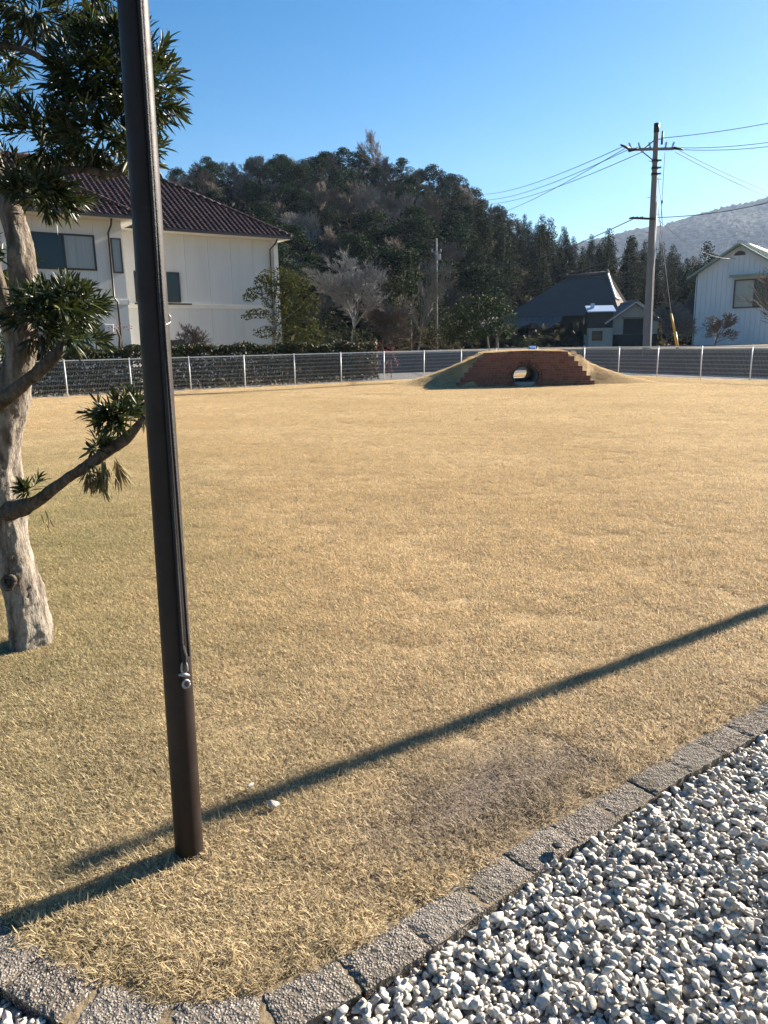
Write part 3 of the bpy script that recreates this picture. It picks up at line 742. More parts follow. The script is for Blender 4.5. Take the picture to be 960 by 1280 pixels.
# ------------------------------------------------------------------ road, retaining wall, lot
WL = wall_line()
def build_lot():
    # road strip between fence and wall
    inner = [FR0 - FRd * 8, CORNER + Vector((.5, .4, 0)), FL0 + FLd * 9]
    pts = [(q.x, q.y) for q in WL[:7]] + [(-1.6, 37.4)] + [(FL0 + FLd * 9).to_tuple()[:2]] + [(CORNER.x + .35, CORNER.y + .5)] + [((FR0 - FRd * 8.0).x + .35, (FR0 - FRd * 8.0).y)]
    ground_sheet('road', pts, -.03, M['road'])
    yard = [(FL0 - FLd * 12).to_tuple()[:2], (FL0 + FLd * 9).to_tuple()[:2], (-1.6, 37.4), (-3.2, 38.0), (-4.5, 60), (-40, 60), (-40, 12)]
    ground_sheet('yard', yard, -.05, M['earth'])
    # raised lot
    lot = [(q.x, q.y) for q in WL] + [(-3.6, 75), (80, 75), (80, 10)]
    ground_sheet('raised_lot', lot, .90, M['earth'])
    root = empty('retaining_wall', (WL[3].x, WL[3].y, 0), 0, 'dark stained concrete retaining wall behind the mesh fence', 'wall')
    for nm, z0, z1, d0, d1, mt in (('wall', -.15, .90, 0, .2, M['dark_concrete']), ('coping', .90, .985, -.03, .23, M['concrete'])):
        A, B = offset_line(WL, -d0), offset_line(WL, -d1)
        mb = MB(); n = len(WL); vs = [(q.x, q.y, z) for z in (z0, z1) for q in A + B]; fs = []
        for i in range(n - 1):
            fs += [(i, i + 1, 2 * n + i + 1, 2 * n + i), (n + i + 1, n + i, 3 * n + i, 3 * n + i + 1), (2 * n + i, 2 * n + i + 1, 3 * n + i + 1, 3 * n + i), (i + 1, i, n + i, n + i + 1)]
        fs += [(0, 2 * n, 3 * n, n), (n - 1, 2 * n - 1, 4 * n - 1, 3 * n - 1)]
        mb.add(vs, fs); mb.build(nm, mt, root, False, root.location)
build_lot()

# ------------------------------------------------------------------ window helper (house frame: front wall faces -y)
def window(parent, x0, x1, z0, z1, y, panes=2, glass=None, fr=.05, depth=.05):
    """frame part with a pane sub-part for each sash"""
    f = MB(); yo = y - depth
    f.box(x0, x1, yo, y + .02, z0, z0 + fr); f.box(x0, x1, yo, y + .02, z1 - fr, z1)
    f.box(x0, x0 + fr, yo, y + .02, z0 + fr, z1 - fr); f.box(x1 - fr, x1, yo, y + .02, z0 + fr, z1 - fr)
    w = (x1 - x0 - 2 * fr) / panes
    for k in range(1, panes): xx = x0 + fr + w * k; f.box(xx - fr * .5, xx + fr * .5, yo + .006, y + .02, z0 + fr, z1 - fr)
    o = f.build('window', M['frame'], parent)
    for k in range(panes):
        g = MB(); a, b = x0 + fr + w * k + (fr * .5 if k else 0), x0 + fr + w * (k + 1) - (fr * .5 if k < panes - 1 else 0)
        g.box(a, b, y - .012, y - .004, z0 + fr, z1 - fr)
        g.build('pane', glass[k] if glass else M['glass'], o)
    return o

def tile_plane(mb, O, u, s, n, poly, cw=.27, cl=.30):
    """rows of rolled roof tiles on a plane; poly(a,b) says whether the spot along u and up s is covered"""
    O, u, s, n = map(Vector, (O, u, s, n)); prof = [(-.5, .0), (-.30, .055), (-.08, .07), (.12, .045), (.26, .0), (.5, .012)]
    amax, bmax = poly['a'], poly['b']; inside = poly['f']
    nb = int(bmax / cl) + 1
    for j in range(nb):
        b0, b1 = j * cl, (j + 1) * cl + .03
        i = math.floor(amax[0] / cw)
        while i * cw < amax[1]:
            ac = (i + .5) * cw
            if inside(ac, b0 + cl * .5):
                vs = [];
                for bb, lift in ((b0 - .02, .034), (b1, .004)):
                    for t, h in prof: vs.append(O + u * (ac + t * cw) + s * bb + n * (h + lift))
                k = len(prof); fs = [(q, q + 1, k + q + 1, k + q) for q in range(k - 1)]
                vs += [vs[q] - n * .03 for q in range(k)]; fs += [(2 * k + q, 2 * k + q + 1, q + 1, q) for q in range(k - 1)]
                mb.add(vs, fs)
            i += 1
def ridge_caps(mb, a, b, r=.13, step=.30):
    a, b = Vector(a), Vector(b); d = b - a; n = max(1, int(d.length / step)); t = d.normalized(); side = t.cross(Vector((0, 0, 1))).normalized(); up = side.cross(t)
    for k in range(n):
        p0, p1 = a + d * (k / n), a + d * ((k + 1.08) / n); vs = []
        for q, rr in ((p0, r * 1.08), (p1, r * .92)):
            for m in range(7): th = math.pi * m / 6; vs.append(q + side * rr * math.cos(th) + up * (rr * math.sin(th) - .02))
        mb.add(vs, [(m, m + 1, 8 + m, 7 + m) for m in range(6)] + [(0, 7, 13, 6), (6, 5, 4, 3, 2, 1, 0), (7, 8, 9, 10, 11, 12, 13)])

# ------------------------------------------------------------------ white house with the brown tiled roof
def white_house():
    root = empty('white_house', (-5.37, 40.37, -.05), R(35), 'white two storey house with a brown tiled hip roof behind the hedge', 'house')
    eh, ov, D, rise = 6.75, .70, 5.6, 3.55
    LX = -20.0
    # main wall: core and separate cladding panels on the upper storey
    core = MB(); core.box(LX, -.02, .03, 9.6, -.1, eh + .02); core.build('wall', M['wall'], root)
    def panels(xa, xb, y, z0, z1, w=1.13):
        n = max(1, round((xb - xa) / w)); w = (xb - xa) / n
        for i in range(n):
            mb = MB(); a, b = xa + i * w, xa + (i + 1) * w
            mb.box(a + .004, b - .004, y, y + .028, z0, z1); mb.build('wall_panel', M['wall'], root)
    panels(-8.2, 0, 0, 3.52, eh - .05); panels(-8.2, 0, 0, 0, 3.33)
    bl = MB(); bl.box(-8.2, .03, -.05, .03, 3.33, 3.52); bl.box(-8.2, .03, -.09, .03, 3.50, 3.545); bl.build('belt_course', M['trim'], root)
    cp = MB(); cp.box(-.02, .22, -.10, .20, -.1, eh - .02); cp.build('corner_post', M['wall'], root)
    # wing on the left
    wx, wy = -8.35, -2.5
    wg = MB(); wg.box(LX, wx, wy + .03, .5, -.1, eh - .02); wg.build('wing_wall', M['wall'], root)
    def wpanels(z0, z1):
        n = 10; a0 = LX; w = (wx - a0) / n
        for i in range(n):
            mb = MB(); mb.box(a0 + i * w + .004, a0 + (i + 1) * w - .004, wy, wy + .028, z0, z1); mb.build('wall_panel', M['wall'], root)
    wpanels(3.52, eh - .05); wpanels(0, 3.33)
    bl = MB(); bl.box(LX, wx + .03, wy - .05, wy + .03, 3.33, 3.52); bl.box(wx, wx + .05, wy - .05, 0, 3.33, 3.52); bl.build('belt_course', M['trim'], root)
    # windows
    window(root, -11.95, -9.5, 4.68, 6.08, wy, 2, [M['glass'], M['curtain']], .07)
    window(root, -8.85, -8.42, 4.62, 6.02, wy, 1, [M['curtain']], .05)
    window(root, -7.2, -5.05, 3.60, 4.98, 0, 2, [M['glass'], M['glass']], .06)
    sl = MB(); sl.box(-7.3, -4.55, -.12, -.092, 3.49, 3.56); sl.build('window_sill', M['frame'], root)
    window(root, -6.2, -5.0, .9, 1.86, 0, 2, [M['glass'], M['glass']], .06)
    window(root, -13.2, -11.0, .6, 2.3, wy, 2, [M['glass'], M['curtain']], .06)
    # pipes
    dp = MB(); dp.tube([(-8.9, wy - .62, eh - .05), (-8.9, wy - .5, eh - .28), (-8.93, wy - .1, eh - .55), (-8.93, wy - .08, 3.60), (-8.80, wy - .12, 3.42), (-8.80, wy - .08, 3.25), (-8.80, wy - .08, 0)], .042, 8); dp.build('downpipe', M['gutter'], root, 'auto')
    dp = MB(); dp.tube([(-.05, -.62, eh - .05), (-.10, -.5, eh - .25), (-.22, -.1, eh - .5), (-.22, -.08, 3.6), (-.22, -.13, 3.45), (-.22, -.08, 3.2), (-.22, -.08, 0)], .042, 8); dp.build('downpipe', M['gutter'], root, 'auto')
    ac = MB(); ac.bevbox(-9.5, -9.12, wy - .28, wy - .003, 2.22, 2.52, .02); ac.build('vent_box', M['wall'], root)
    # roof: tiled planes of the hip
    P = math.atan2(rise, D); cp_, sp_ = math.cos(P), math.sin(P); Ls = math.hypot(D, rise)
    ez = eh + .06
    til = MB()
    tile_plane(til, (ov, -ov, ez), (-1, 0, 0), (0, cp_, sp_), (0, -sp_, cp_), {'a': (0, 21.5), 'b': Ls, 'f': lambda a, b: a > b * cp_ - .1 and b < Ls})
    tile_plane(til, (ov, -ov, ez), (0, 1, 0), (-cp_, 0, sp_), (sp_, 0, cp_), {'a': (0, 2 * D), 'b': Ls, 'f': lambda a, b: b * cp_ - .1 < a < 2 * D - b * cp_ + .1 and b < Ls})
    til.build('roof_tiles', M['tile'], root, kind='stuff')
    deck = MB(); e = ov
    deck.add([(e, -e, ez - .03), (LX - .9, -e, ez - .03), (LX - .9, -e + D, ez + rise - .03), (e - D, -e + D, ez + rise - .03), (e, -e + 2 * D, ez - .03), (LX - .9, -e + 2 * D, ez - .03)], [(0, 3, 2, 1), (0, 4, 3), (4, 5, 2, 3), (1, 2, 5)]); deck.build('roof', M['tile'], root)
    sf = MB(); sf.box(LX - .8, e - .04, -e + .04, 2 * D - e - .04, eh - .04, eh + .015); sf.build('soffit', M['soffit'], root)
    gt = MB(); gt.box(-8.0, e + .05, -e - .10, -e + .02, eh - .03, eh + .075); gt.box(e - .01, e + .10, -e + .02, 2 * D - e, eh - .03, eh + .075); gt.build('gutter', M['gutter'], root)
    rc = MB(); ridge_caps(rc, (e, -e, ez + .06), (e - D, -e + D, ez + rise + .06), .12); rc.build('hip_ridge', M['tile'], root)
    rc = MB(); ridge_caps(rc, (e - D, -e + D, ez + rise + .04), (LX - .9, -e + D, ez + rise + .04), .20); rc.build('ridge', M['ridge'], root)
    # wing roof: lower hip that runs into the main slope
    wD = 2.9; wr = wD * rise / D; wo = .70; xr, yr = wx + wo, wy - wo
    til = MB(); Lw = math.hypot(wD, wr)
    tile_plane(til, (xr, yr, ez), (-1, 0, 0), (0, cp_, sp_), (0, -sp_, cp_), {'a': (0, 12.8), 'b': Lw, 'f': lambda a, b: a > b * cp_ - .1})
    tile_plane(til, (xr, yr, ez), (0, 1, 0), (-cp_, 0, sp_), (sp_, 0, cp_), {'a': (0, 6.5), 'b': Lw, 'f': lambda a, b: b * cp_ - .1 < a < 1.85 + wD * .0 + b * cp_ * 1.0 + .2})
    til.build('roof_tiles', M['tile'], root, kind='stuff')
    deck = MB(); deck.add([(xr, yr, ez - .03), (LX - .9, yr, ez - .03), (LX - .9, yr + wD, ez + wr - .03), (xr - wD, yr + wD, ez + wr - .03), (xr, -.6, ez - .03), (xr - wD, -.6 + wD, ez + wr - .03), (LX - .9, -.6 + wD, ez + wr - .03)], [(0, 3, 2, 1), (0, 4, 5, 3), (2, 3, 5, 6)]); deck.build('roof', M['tile'], root)
    sf = MB(); sf.box(LX - .8, xr - .04, yr + .04, -.66, eh - .045, eh + .01); sf.build('soffit', M['soffit'], root)
    gt = MB(); gt.box(LX - .9, xr + .05, yr - .10, yr + .02, eh - .03, eh + .075); gt.box(xr - .01, xr + .09, yr + .02, -.72, eh - .03, eh + .075); gt.build('gutter', M['gutter'], root)
    rc = MB(); ridge_caps(rc, (xr, yr, ez + .06), (xr - wD, yr + wD, ez + wr + .06), .12); rc.build('hip_ridge', M['tile'], root)
white_house()

# ------------------------------------------------------------------ white sided house with green roof (right)
def siding_house():
    root = empty('siding_house', (22.25, 55.0, .9), R(-38), 'white sheet sided gable house with a pale green roof on the raised lot', 'house')
    W, ez, az, dep = 5.3, 4.95, 6.62, 9.0
    cx = W / 2; z0 = -.1
    wl = MB(); wl.add([(0, .03, z0), (W, .03, z0), (W, .03, ez), (cx, .03, az - .05), (0, .03, ez), (0, dep, z0), (W, dep, z0), (W, dep, ez), (cx, dep, az - .05), (0, dep, ez)], [(0, 1, 2, 3, 4), (9, 8, 7, 6, 5), (5, 0, 4, 9), (1, 6, 7, 2)]); wl.build('wall', M['siding'], root)
    # vertical siding boards
    n = 16
    for i in range(n):
        a, b = W * i / n, W * (i + 1) / n
        top = lambda x: ez + (az - ez) * (1 - abs(x - cx) / cx) - .06
        mb = MB(); mb.add([(a + .01, 0, z0), (b - .03, 0, z0), (b - .03, 0, top(b - .03)), (a + .01, 0, top(a + .01)), (a + .01, .029, z0), (b - .03, .029, z0), (b - .03, .029, top(b - .03)), (a + .01, .029, top(a + .01))], [(0, 1, 2, 3), (1, 5, 6, 2), (4, 0, 3, 7), (3, 2, 6, 7)]); mb.build('siding_board', M['siding'], root)
    ohx, ohy = .62, .5; k = (az - ez) / cx
    for sgn in (-1, 1):
        mb = MB(); xe = cx + sgn * (cx + ohx); ze = az - k * (cx + ohx) + .04; t = .14
        mb.add([(cx, -ohy, az + .04), (xe, -ohy, ze), (xe, dep + ohy, ze), (cx, dep + ohy, az + .04), (cx, -ohy, az + .04 - t), (xe, -ohy, ze - t), (xe, dep + ohy, ze - t), (cx, dep + ohy, az + .04 - t)], [(0, 1, 2, 3), (7, 6, 5, 4), (0, 4, 5, 1), (1, 5, 6, 2), (2, 6, 7, 3)])
        rf = mb.build('roof', M['green_roof'], root)
        rb = MB()
        for i in range(24):
            y = -ohy + .2 + i * (dep + 2 * ohy - .4) / 23
            rb.add([(cx + sgn * .06, y - .015, az + .02), (xe, y - .015, ze), (xe, y + .015, ze), (cx + sgn * .06, y + .015, az + .02), (cx + sgn * .06, y - .015, az + .075), (xe, y - .015, ze + .045), (xe, y + .015, ze + .045), (cx + sgn * .06, y + .015, az + .075)], [(4, 5, 6, 7), (0, 1, 5, 4), (3, 7, 6, 2), (1, 2, 6, 5)])
        rb.build('standing_seams', M['green_roof'], rf)
    rc = MB(); rc.tube([(cx, -ohy - .04, az + .10), (cx, dep + ohy, az + .10)], .13, 10); rc.build('ridge_cap', M['verge'], root, 'auto')
    window(root, 2.45, 5.05, 2.42, 4.30, 0, 2, [M['curtain'], M['glass']], .08, .08)
    hd = MB(); hd.box(2.2, 5.25, -.55, -.001, 4.52, 4.58); hd.box(2.2, 5.25, -.56, -.50, 4.44, 4.60); hd.build('window_hood', M['green_roof'], root)
    vt = MB()
    pts = [(cx + .36 * math.cos(a), -.03, 5.88 + .30 * math.sin(a)) for a in np.linspace(0, math.pi, 10)]; pts2 = [(x, .0, z) for x, y, z in pts]
    vt.add(pts + pts2, [tuple(range(9, -1, -1))] + [(i, i + 1, 11 + i, 10 + i) for i in range(9)] + [(9, 0, 10, 19)]); vt.build('gable_vent', M['frame'], root)
    dp = MB(); dp.tube([(-.05, -.06, ez - .25), (-.05, -.06, 0)], .04, 8); dp.build('downpipe', M['siding'], root, 'auto')
siding_house()

# ------------------------------------------------------------------ old farmhouse with the big brown roof
def farmhouse():
    Y = 62.0
    root = empty('farmhouse', (14.7, 64.6, .9), R(-24), 'old farmhouse with a large brown hipped roof below the hillside', 'house'); root.scale = (1.12, 1.12, 1.06)
    # local: x right, y back, z up from the lot
    wl = MB(); wl.box(-4.6, 4.4, -.8, 6.5, -.1, 2.3); wl.build('wall', M['dark_wall'], root)
    # main roof: steep hip with a small gable at the right end
    zt, zb = 5.55, 2.30
    A = [(-3.9, -1.2, zb), (4.6, -1.2, zb), (4.6, 7.0, zb), (-3.9, 7.0, zb)]; r0, r1 = (.05, 2.9, zt - .15), (3.05, 2.9, zt)
    gx = 4.05; gz = 3.55
    mb = MB()
    mb.add([A[0], A[1], A[2], A[3], r0, r1], [(0, 1, 5, 4), (2, 3, 4, 5), (3, 0, 4), (1, 2, 5)]); mb.build('roof', M['sheet_brown'], root)
    vg = MB()
    def bar(p, q, w=.085): vg.tube([p, q], w, 4)
    lo0 = Vector(A[1]).lerp(Vector(r1), .36) + Vector((.06, -.10, .08)); lo1 = Vector(A[2]).lerp(Vector(r1), .36) + Vector((.06, .1, .08)); tp = Vector(r1) + Vector((.05, -.05, .08))
    bar(tp, lo0); bar(tp, lo1); bar(lo0, lo0 + (lo1 - lo0) * .45); vg.build('verge_board', M['verge'], root)
    rg = MB(); rg.tube([Vector(r0) + Vector((-.1, 0, .08)), Vector(r1) + Vector((.15, 0, .08))], .16, 8); rg.build('ridge', M['sheet_brown'], root, 'auto')
    for k in range(2):
        fn = MB(); q = Vector((r0, r1)[k]) + Vector((.0, 0, .25)); fn.tube([q, q + Vector((0, 0, .16))], [.10, .05], 6); fn.build('ridge_end', M['grey_tile'], root)
    # skirt roof along the front
    sk = MB(); sk.add([(-5.3, -2.7, 1.52), (.6, -2.7, 1.52), (.6, -.9, 2.34), (-5.3, -.9, 2.34), (-5.3, -2.7, 1.42), (.6, -2.7, 1.42), (.6, -.9, 2.22), (-5.3, -.9, 2.22)], [(0, 1, 2, 3), (4, 7, 6, 5), (0, 4, 5, 1), (1, 5, 6, 2), (3, 7, 4, 0)]); sk.build('skirt_roof', M['grey_tile'], root)
    sr = MB()
    for i in range(21): x = -5.2 + i * .285; sr.tube([(x, -2.72, 1.55), (x, -.9, 2.38)], .05, 5)
    sr.build('tile_rolls', M['grey_tile'], root)
    fw = MB(); fw.box(-4.8, .3, -1.6, -.81, -.1, 1.6); fw.build('front_wall', M['dark_wall'], root)
    window(root, -4.5, -3.2, .55, 1.35, -1.6, 2, [M['curtain'], M['glass']], .05)
    window(root, -2.6, -1.0, .55, 1.35, -1.6, 2, [M['glass'], M['curtain']], .05)
farmhouse()
def front_annex():
    root = empty('gabled_annex', (17.05, 57.6, .9), R(-6), 'small pale plaster gabled outbuilding in front of the farmhouse', 'outbuilding')
    W, ez, az, dep = 3.4, 1.95, 3.12, 4.6; cx = W / 2
    wl = MB(); wl.add([(0, .03, -.1), (W, .03, -.1), (W, .03, ez), (cx, .03, az - .05), (0, .03, ez), (0, dep, -.1), (W, dep, -.1), (W, dep, ez), (cx, dep, az - .05), (0, dep, ez)], [(0, 1, 2, 3, 4), (9, 8, 7, 6, 5), (5, 0, 4, 9), (1, 6, 7, 2)]); wl.build('wall', M['pale_wall'], root)
    dd = MB(); dd.box(0, W, -.03, .028, -.1, .85); dd.build('lower_cladding', M['dark_wall'], root)
    sh = MB(); sh.box(.95, 2.35, -.05, .028, .86, 1.95)
    so = sh.build('shutter', M['dark_wall'], root)
    ct = MB(); ct.box(.8, 2.55, -.32, .028, 2.0, 2.07); ct.build('door_hood', M['grey_tile'], root)
    k = (az - ez) / cx; oh = .45
    for sgn in (-1, 1):
        xe = cx + sgn * (cx + oh); ze = az - k * (cx + oh) + .06; mb = MB(); t = .10
        mb.add([(cx, -.4, az + .06), (xe, -.4, ze), (xe, dep + .3, ze), (cx, dep + .3, az + .06), (cx, -.4, az + .06 - t), (xe, -.4, ze - t), (xe, dep + .3, ze - t), (cx, dep + .3, az + .06 - t)], [(0, 1, 2, 3), (7, 6, 5, 4), (0, 4, 5, 1), (1, 5, 6, 2), (2, 6, 7, 3)])
        rf = mb.build('roof', M['grey_tile'], root); tr = MB()
        for i in range(18): y = -.35 + i * .285; tr.tube([(cx + sgn * .05, y, az + .09), (xe, y, ze + .03)], .045, 5)
        tr.build('tile_rolls', M['grey_tile'], rf)
    vb = MB(); vb.tube([(cx - cx - oh, -.42, az - k * (cx + oh)), (cx, -.42, az), (cx + cx + oh, -.42, az - k * (cx + oh))], .06, 4); vb.build('verge_board', M['verge'], root)
    rc = MB(); rc.tube([(cx, -.45, az + .12), (cx, dep + .35, az + .12)], .11, 8); rc.build('ridge', M['grey_tile'], root, 'auto')
front_annex()
def blue_shed():
    root = empty('lean_to_shed', (15.3, 57.0, .9), R(-4), 'small shed with a pale blue sheet roof beside the plaster outbuilding', 'shed')
    wl = MB(); wl.box(0, 1.75, 0, 1.8, -.1, 1.35); wl.build('wall', M['pale_wall'], root)
    up = MB(); up.box(.05, 1.8, .35, 1.9, 1.36, 2.55); up.build('upper_wall', M['dark_wall'], root)
    rf = MB(); rf.add([(-.1, .1, 2.55), (1.95, .1, 2.55), (1.95, 1.2, 3.0), (-.1, 1.2, 3.0), (-.1, .1, 2.48), (1.95, .1, 2.48), (1.95, 1.2, 2.93), (-.1, 1.2, 2.93)], [(0, 1, 2, 3), (4, 7, 6, 5), (0, 4, 5, 1), (1, 5, 6, 2), (3, 7, 4, 0), (2, 6, 7, 3)]); rf.build('roof', M['sheet_blue'], root)
    ch = MB(); ch.box(.25, .5, .7, .9, 2.7, 3.15); ch.build('vent', M['sheet_blue'], root)
    window(root, .25, 1.0, .45, 1.15, 0, 1, [M['glass']], .06)
blue_shed()

# ------------------------------------------------------------------ utility poles and wires
def utility_pole():
    b = at(808, 438, 36.0); base = Vector((b.x, b.y, .9)); t = at(821, 155, 36.0)
    lean = (t.x - base.x) / (t.z - base.z)
    root = empty('utility_pole', base, 0, 'tall concrete utility pole with crossarms carrying the power lines', 'utility pole')
    Ht = t.z - base.z
    c = lambda z: Vector((lean * z, 0, z))
    mb = MB(); zs = [-.3 + (Ht + .3) * i / 12 for i in range(13)]; mb.tube([c(z) for z in zs], [.185 - .0085 * z for z in zs], 20); mb.build('shaft', M['utility'], root, 'auto')
    mb = MB(); mb.tube([c(Ht - .35) - Vector((0, 0, 0)), c(Ht + .03)], .118, 14); mb.build('cap', M['black'], root, 'auto')
    d = Vector((.86, -.5, 0))    # crossarm runs along the street
    mb = MB(); z = Ht - 1.05
    mb.box(-1.25, .75, -.055, .055, -.05, .05, Matrix.Translation(c(z) + Vector((0, -.14, 0)))); mb.build('crossarm', M['utility'], root)
    mb = MB(); mb.tube([c(z - .55) + Vector((0, -.12, 0)), c(z) + Vector((-.75, -.16, -.02))], .025, 6); mb.tube([c(z + .45) + Vector((0, -.12, 0)), c(z) + Vector((-.55, -.16, .04))], .025, 6); mb.build('brace', M['utility'], root)
    for x, tilt in ((-1.15, .3), (-.75, .28), (-.3, .2), (.38, -.1), (.68, -.25)):
        mb = MB(); p = c(z) + Vector((x, -.15, .05))
        for k in range(5): q = p + Vector((-.02 * k * tilt * 3, 0, .02 + k * .045)); mb.tube([q, q + Vector((0, 0, .02))], [.055, .035], 8)
        mb.build('insulator', M['black'], root)
    for x, s in ((-1.22, -1), (-.85, -1), (.72, 1)):
        mb = MB(); p = c(z) + Vector((x, -.2, .02 + .0)); mb.tube([p, p + Vector((s * .42, -.05, -.10 if s > 0 else .16 if x < -1 else -.12))], [.065, .035], 8); mb.build('tension_insulator', M['black'], root, 'auto')
    mb = MB(); mb.tube([c(Ht - .85) + Vector((.24, -.05, 0)), c(Ht - .3) + Vector((.26, -.05, 0))], [.05, .04], 8); mb.tube([c(Ht - .62), c(Ht - .62) + Vector((.24, -.05, 0))], .02, 6); mb.build('arrester', M['black'], root, 'auto')
    for k, zz in enumerate((Ht - 1.55, Ht - 1.85, Ht - 2.1)):
        mb = MB(); mb.tube([c(zz), c(zz + .09)], .20 - .0085 * zz + .012, 14); mb.box(-.2, .22, -.19, -.15, .0, .07, Matrix.Translation(c(zz))); mb.build('band', M['black'], root, 'auto')
    z2 = Ht - 3.95
    mb = MB(); mb.box(-.95, .05, -.045, .045, -.04, .04, Matrix.Translation(c(z2) + Vector((0, -.16, 0))) @ Matrix.Rotation(R(3), 4, 'Y')); mb.build('lower_arm', M['black'], root)
    for x in (-.9, -.72, -.5):
        mb = MB(); p = c(z2) + Vector((x, -.2, .06)); mb.tube([p, p + Vector((-.22, 0, -.03))], [.055, .03], 8); mb.build('cable_clamp', M['black'], root)
    # two hanging service wires on the right and climbing steps
    mb = MB(); mb.tube([c(Ht - 1.2) + Vector((.38, -.1, 0)), c(Ht - 3) + Vector((.36, -.1, 0)), c(Ht - 5.4) + Vector((.34, -.1, 0))], .012, 5); mb.tube([c(Ht - 2.2) + Vector((.12, -.1, 0)), c(Ht - 3.3) + Vector((.34, -.1, 0)), c(Ht - 4.1) + Vector((.42, -.1, 0)), c(Ht - 5.6) + Vector((.45, -.1, 0))], .012, 5)
    q = c(Ht - 3.3) + Vector((.36, -.1, 0)); mb.tube([q, q + Vector((0, 0, .12))], .045, 6); mb.build('service_wire', M['black'], root)
    for k in range(9):
        mb = MB(); zz = 2.2 + k * .75; s = 1 if k % 2 else -1; mb.tube([c(zz), c(zz) + Vector((s * .30, -.04, 0))], .012, 5); mb.build('climbing_step', M['black'], root)
    mb = MB(); mb.tube([c(0) + Vector((.19, -.02, 0)), c(6.5) + Vector((.15, -.02, 0))], .028, 6); mb.build('cable_pipe', M['verge'], root, 'auto')
    return c, base, Ht
uc, ub, uH = utility_pole()

def wire(a, b, sag, r=.011, label='', n=24):
    mb = MB(); a, b = Vector(a), Vector(b)
    mb.tube([a.lerp(b, i / n) - Vector((0, 0, sag * 4 * (i / n) * (1 - i / n))) for i in range(n + 1)], r, 4)
    mid = a.lerp(b, .5)
    o = mb.build('overhead_wire', M['cable'], None, False, (a.x, a.y, a.z)); o.location = a
    tag(o, label, 'wire')
    return o
def wires():
    U = lambda x, z, y=-.2: ub + uc(z) + Vector((x, y, 0))
    z = uH - 1.05
    lt = lambda px, py, Y: at(px, py, Y)
    # to the left, towards the hill
    wire(U(-1.5, z + .12), lt(600, 243, 95), .5, .016, 'topmost power wire running left from the pole crossarm')['group'] = 'high power wires'
    wire(U(-1.25, z), lt(598, 250, 95), .6, .016, 'power wire running from the end of the crossarm towards the hill')
    wire(U(-.6, z - .1), lt(596, 256, 95), .6, .016, 'power wire running from the middle of the crossarm towards the hill')
    wire(U(-1.4, z + .05), lt(560, 276, 120), 1.2, .016, 'slanting power wire crossing below the others towards the hill')
    wire(U(-.95, uH - 3.95), lt(560, 325, 110), 1.6, .022, 'thick cable running left from the lower arm of the pole')
    wire(U(-.2, uH - 5.2), lt(560, 346, 110), 1.4, .02, 'communication cable running left from below the lower arm')
    wire(U(-.2, uH - 5.4), lt(580, 350, 110), 1.7, .012, 'thin lowest cable running left from the tall pole')
    # to the right, over the houses and the lot
    wire(U(.2, uH - .62), lt(1060, 132, 33), .15, .013, 'topmost power wire running right from near the pole cap')
    wire(U(.7, z + .03), lt(1060, 158, 33), .25, .012, 'power wire running right just above the crossarm end')
    wire(U(1.0, z - .05), lt(1060, 165, 33), .25, .012, 'power wire running right from the crossarm end')
    wire(U(1.0, z - .1), lt(1060, 262, 60), .5, .014, 'slack drop wire falling right from the crossarm towards the green roof')
    wire(U(.8, z - .15), lt(1060, 272, 60), .5, .014, 'second drop wire falling right beside the first towards the green roof')
    wire(U(.15, uH - 3.9), lt(1060, 222, 33), .35, .016, 'thick cable running right from the lower arm of the pole')
    wire(U(.2, uH - 4.0), at(925, 322, 55), .6, .011, 'drop cable from the pole to the gable of the sided house')
    wire(at(560, 305, 72), at(870, 348, 60), 1.2, .014, 'low cable in front of the cedars reaching the sided house')
wires()
def thin_pole():
    b = at(546, 438, 52); root = empty('thin_pole', (b.x, b.y, .9), 0, 'slender grey pole standing in front of the wooded hill', 'pole')
    t = at(545, 298, 52).z - .9
    mb = MB(); mb.tube([(0, 0, -.2), (0, 0, t)], [.085, .06], 12); mb.build('shaft', M['utility'], root, 'auto')
    mb = MB(); mb.box(-.32, .32, -.09, -.07, t - .9, t - .82); mb.build('crossarm', M['utility'], root)
    for x in (-.28, .28):
        mb = MB(); mb.tube([(x, -.08, t - .82), (x, -.08, t - .66)], [.05, .03], 8); mb.build('insulator', M['porcelain'], root)
    mb = MB(); mb.bevbox(.06, .28, -.16, .02, t - 1.35, t - .98, .02); mb.build('terminal_box', M['porcelain'], root)
thin_pole()
def guy():
    a = at(848, 436, 36.5); b = at(839, 392, 36.5); root = empty('guy_wire', (a.x, a.y, .9), 0, 'yellow plastic guard on the guy wire beside the tall utility pole', 'guy wire')
    mb = MB(); d = (b - a); mb.tube([Vector((0, 0, -.1)), d * .5 + Vector((0, 0, 0))], .075, 10); mb.build('lower_guard', M['yellow'], root, 'auto')
    mb = MB(); mb.tube([d * .5, d * 1.02], .05, 10); mb.build('guard', M['yellow'], root, 'auto')
    e = ub + uc(uH - 2.2) - Vector((a.x, a.y, .9)); mb = MB(); mb.tube([d * 1.02, e], .012, 5); mb.build('cable', M['cable'], root)
guy()

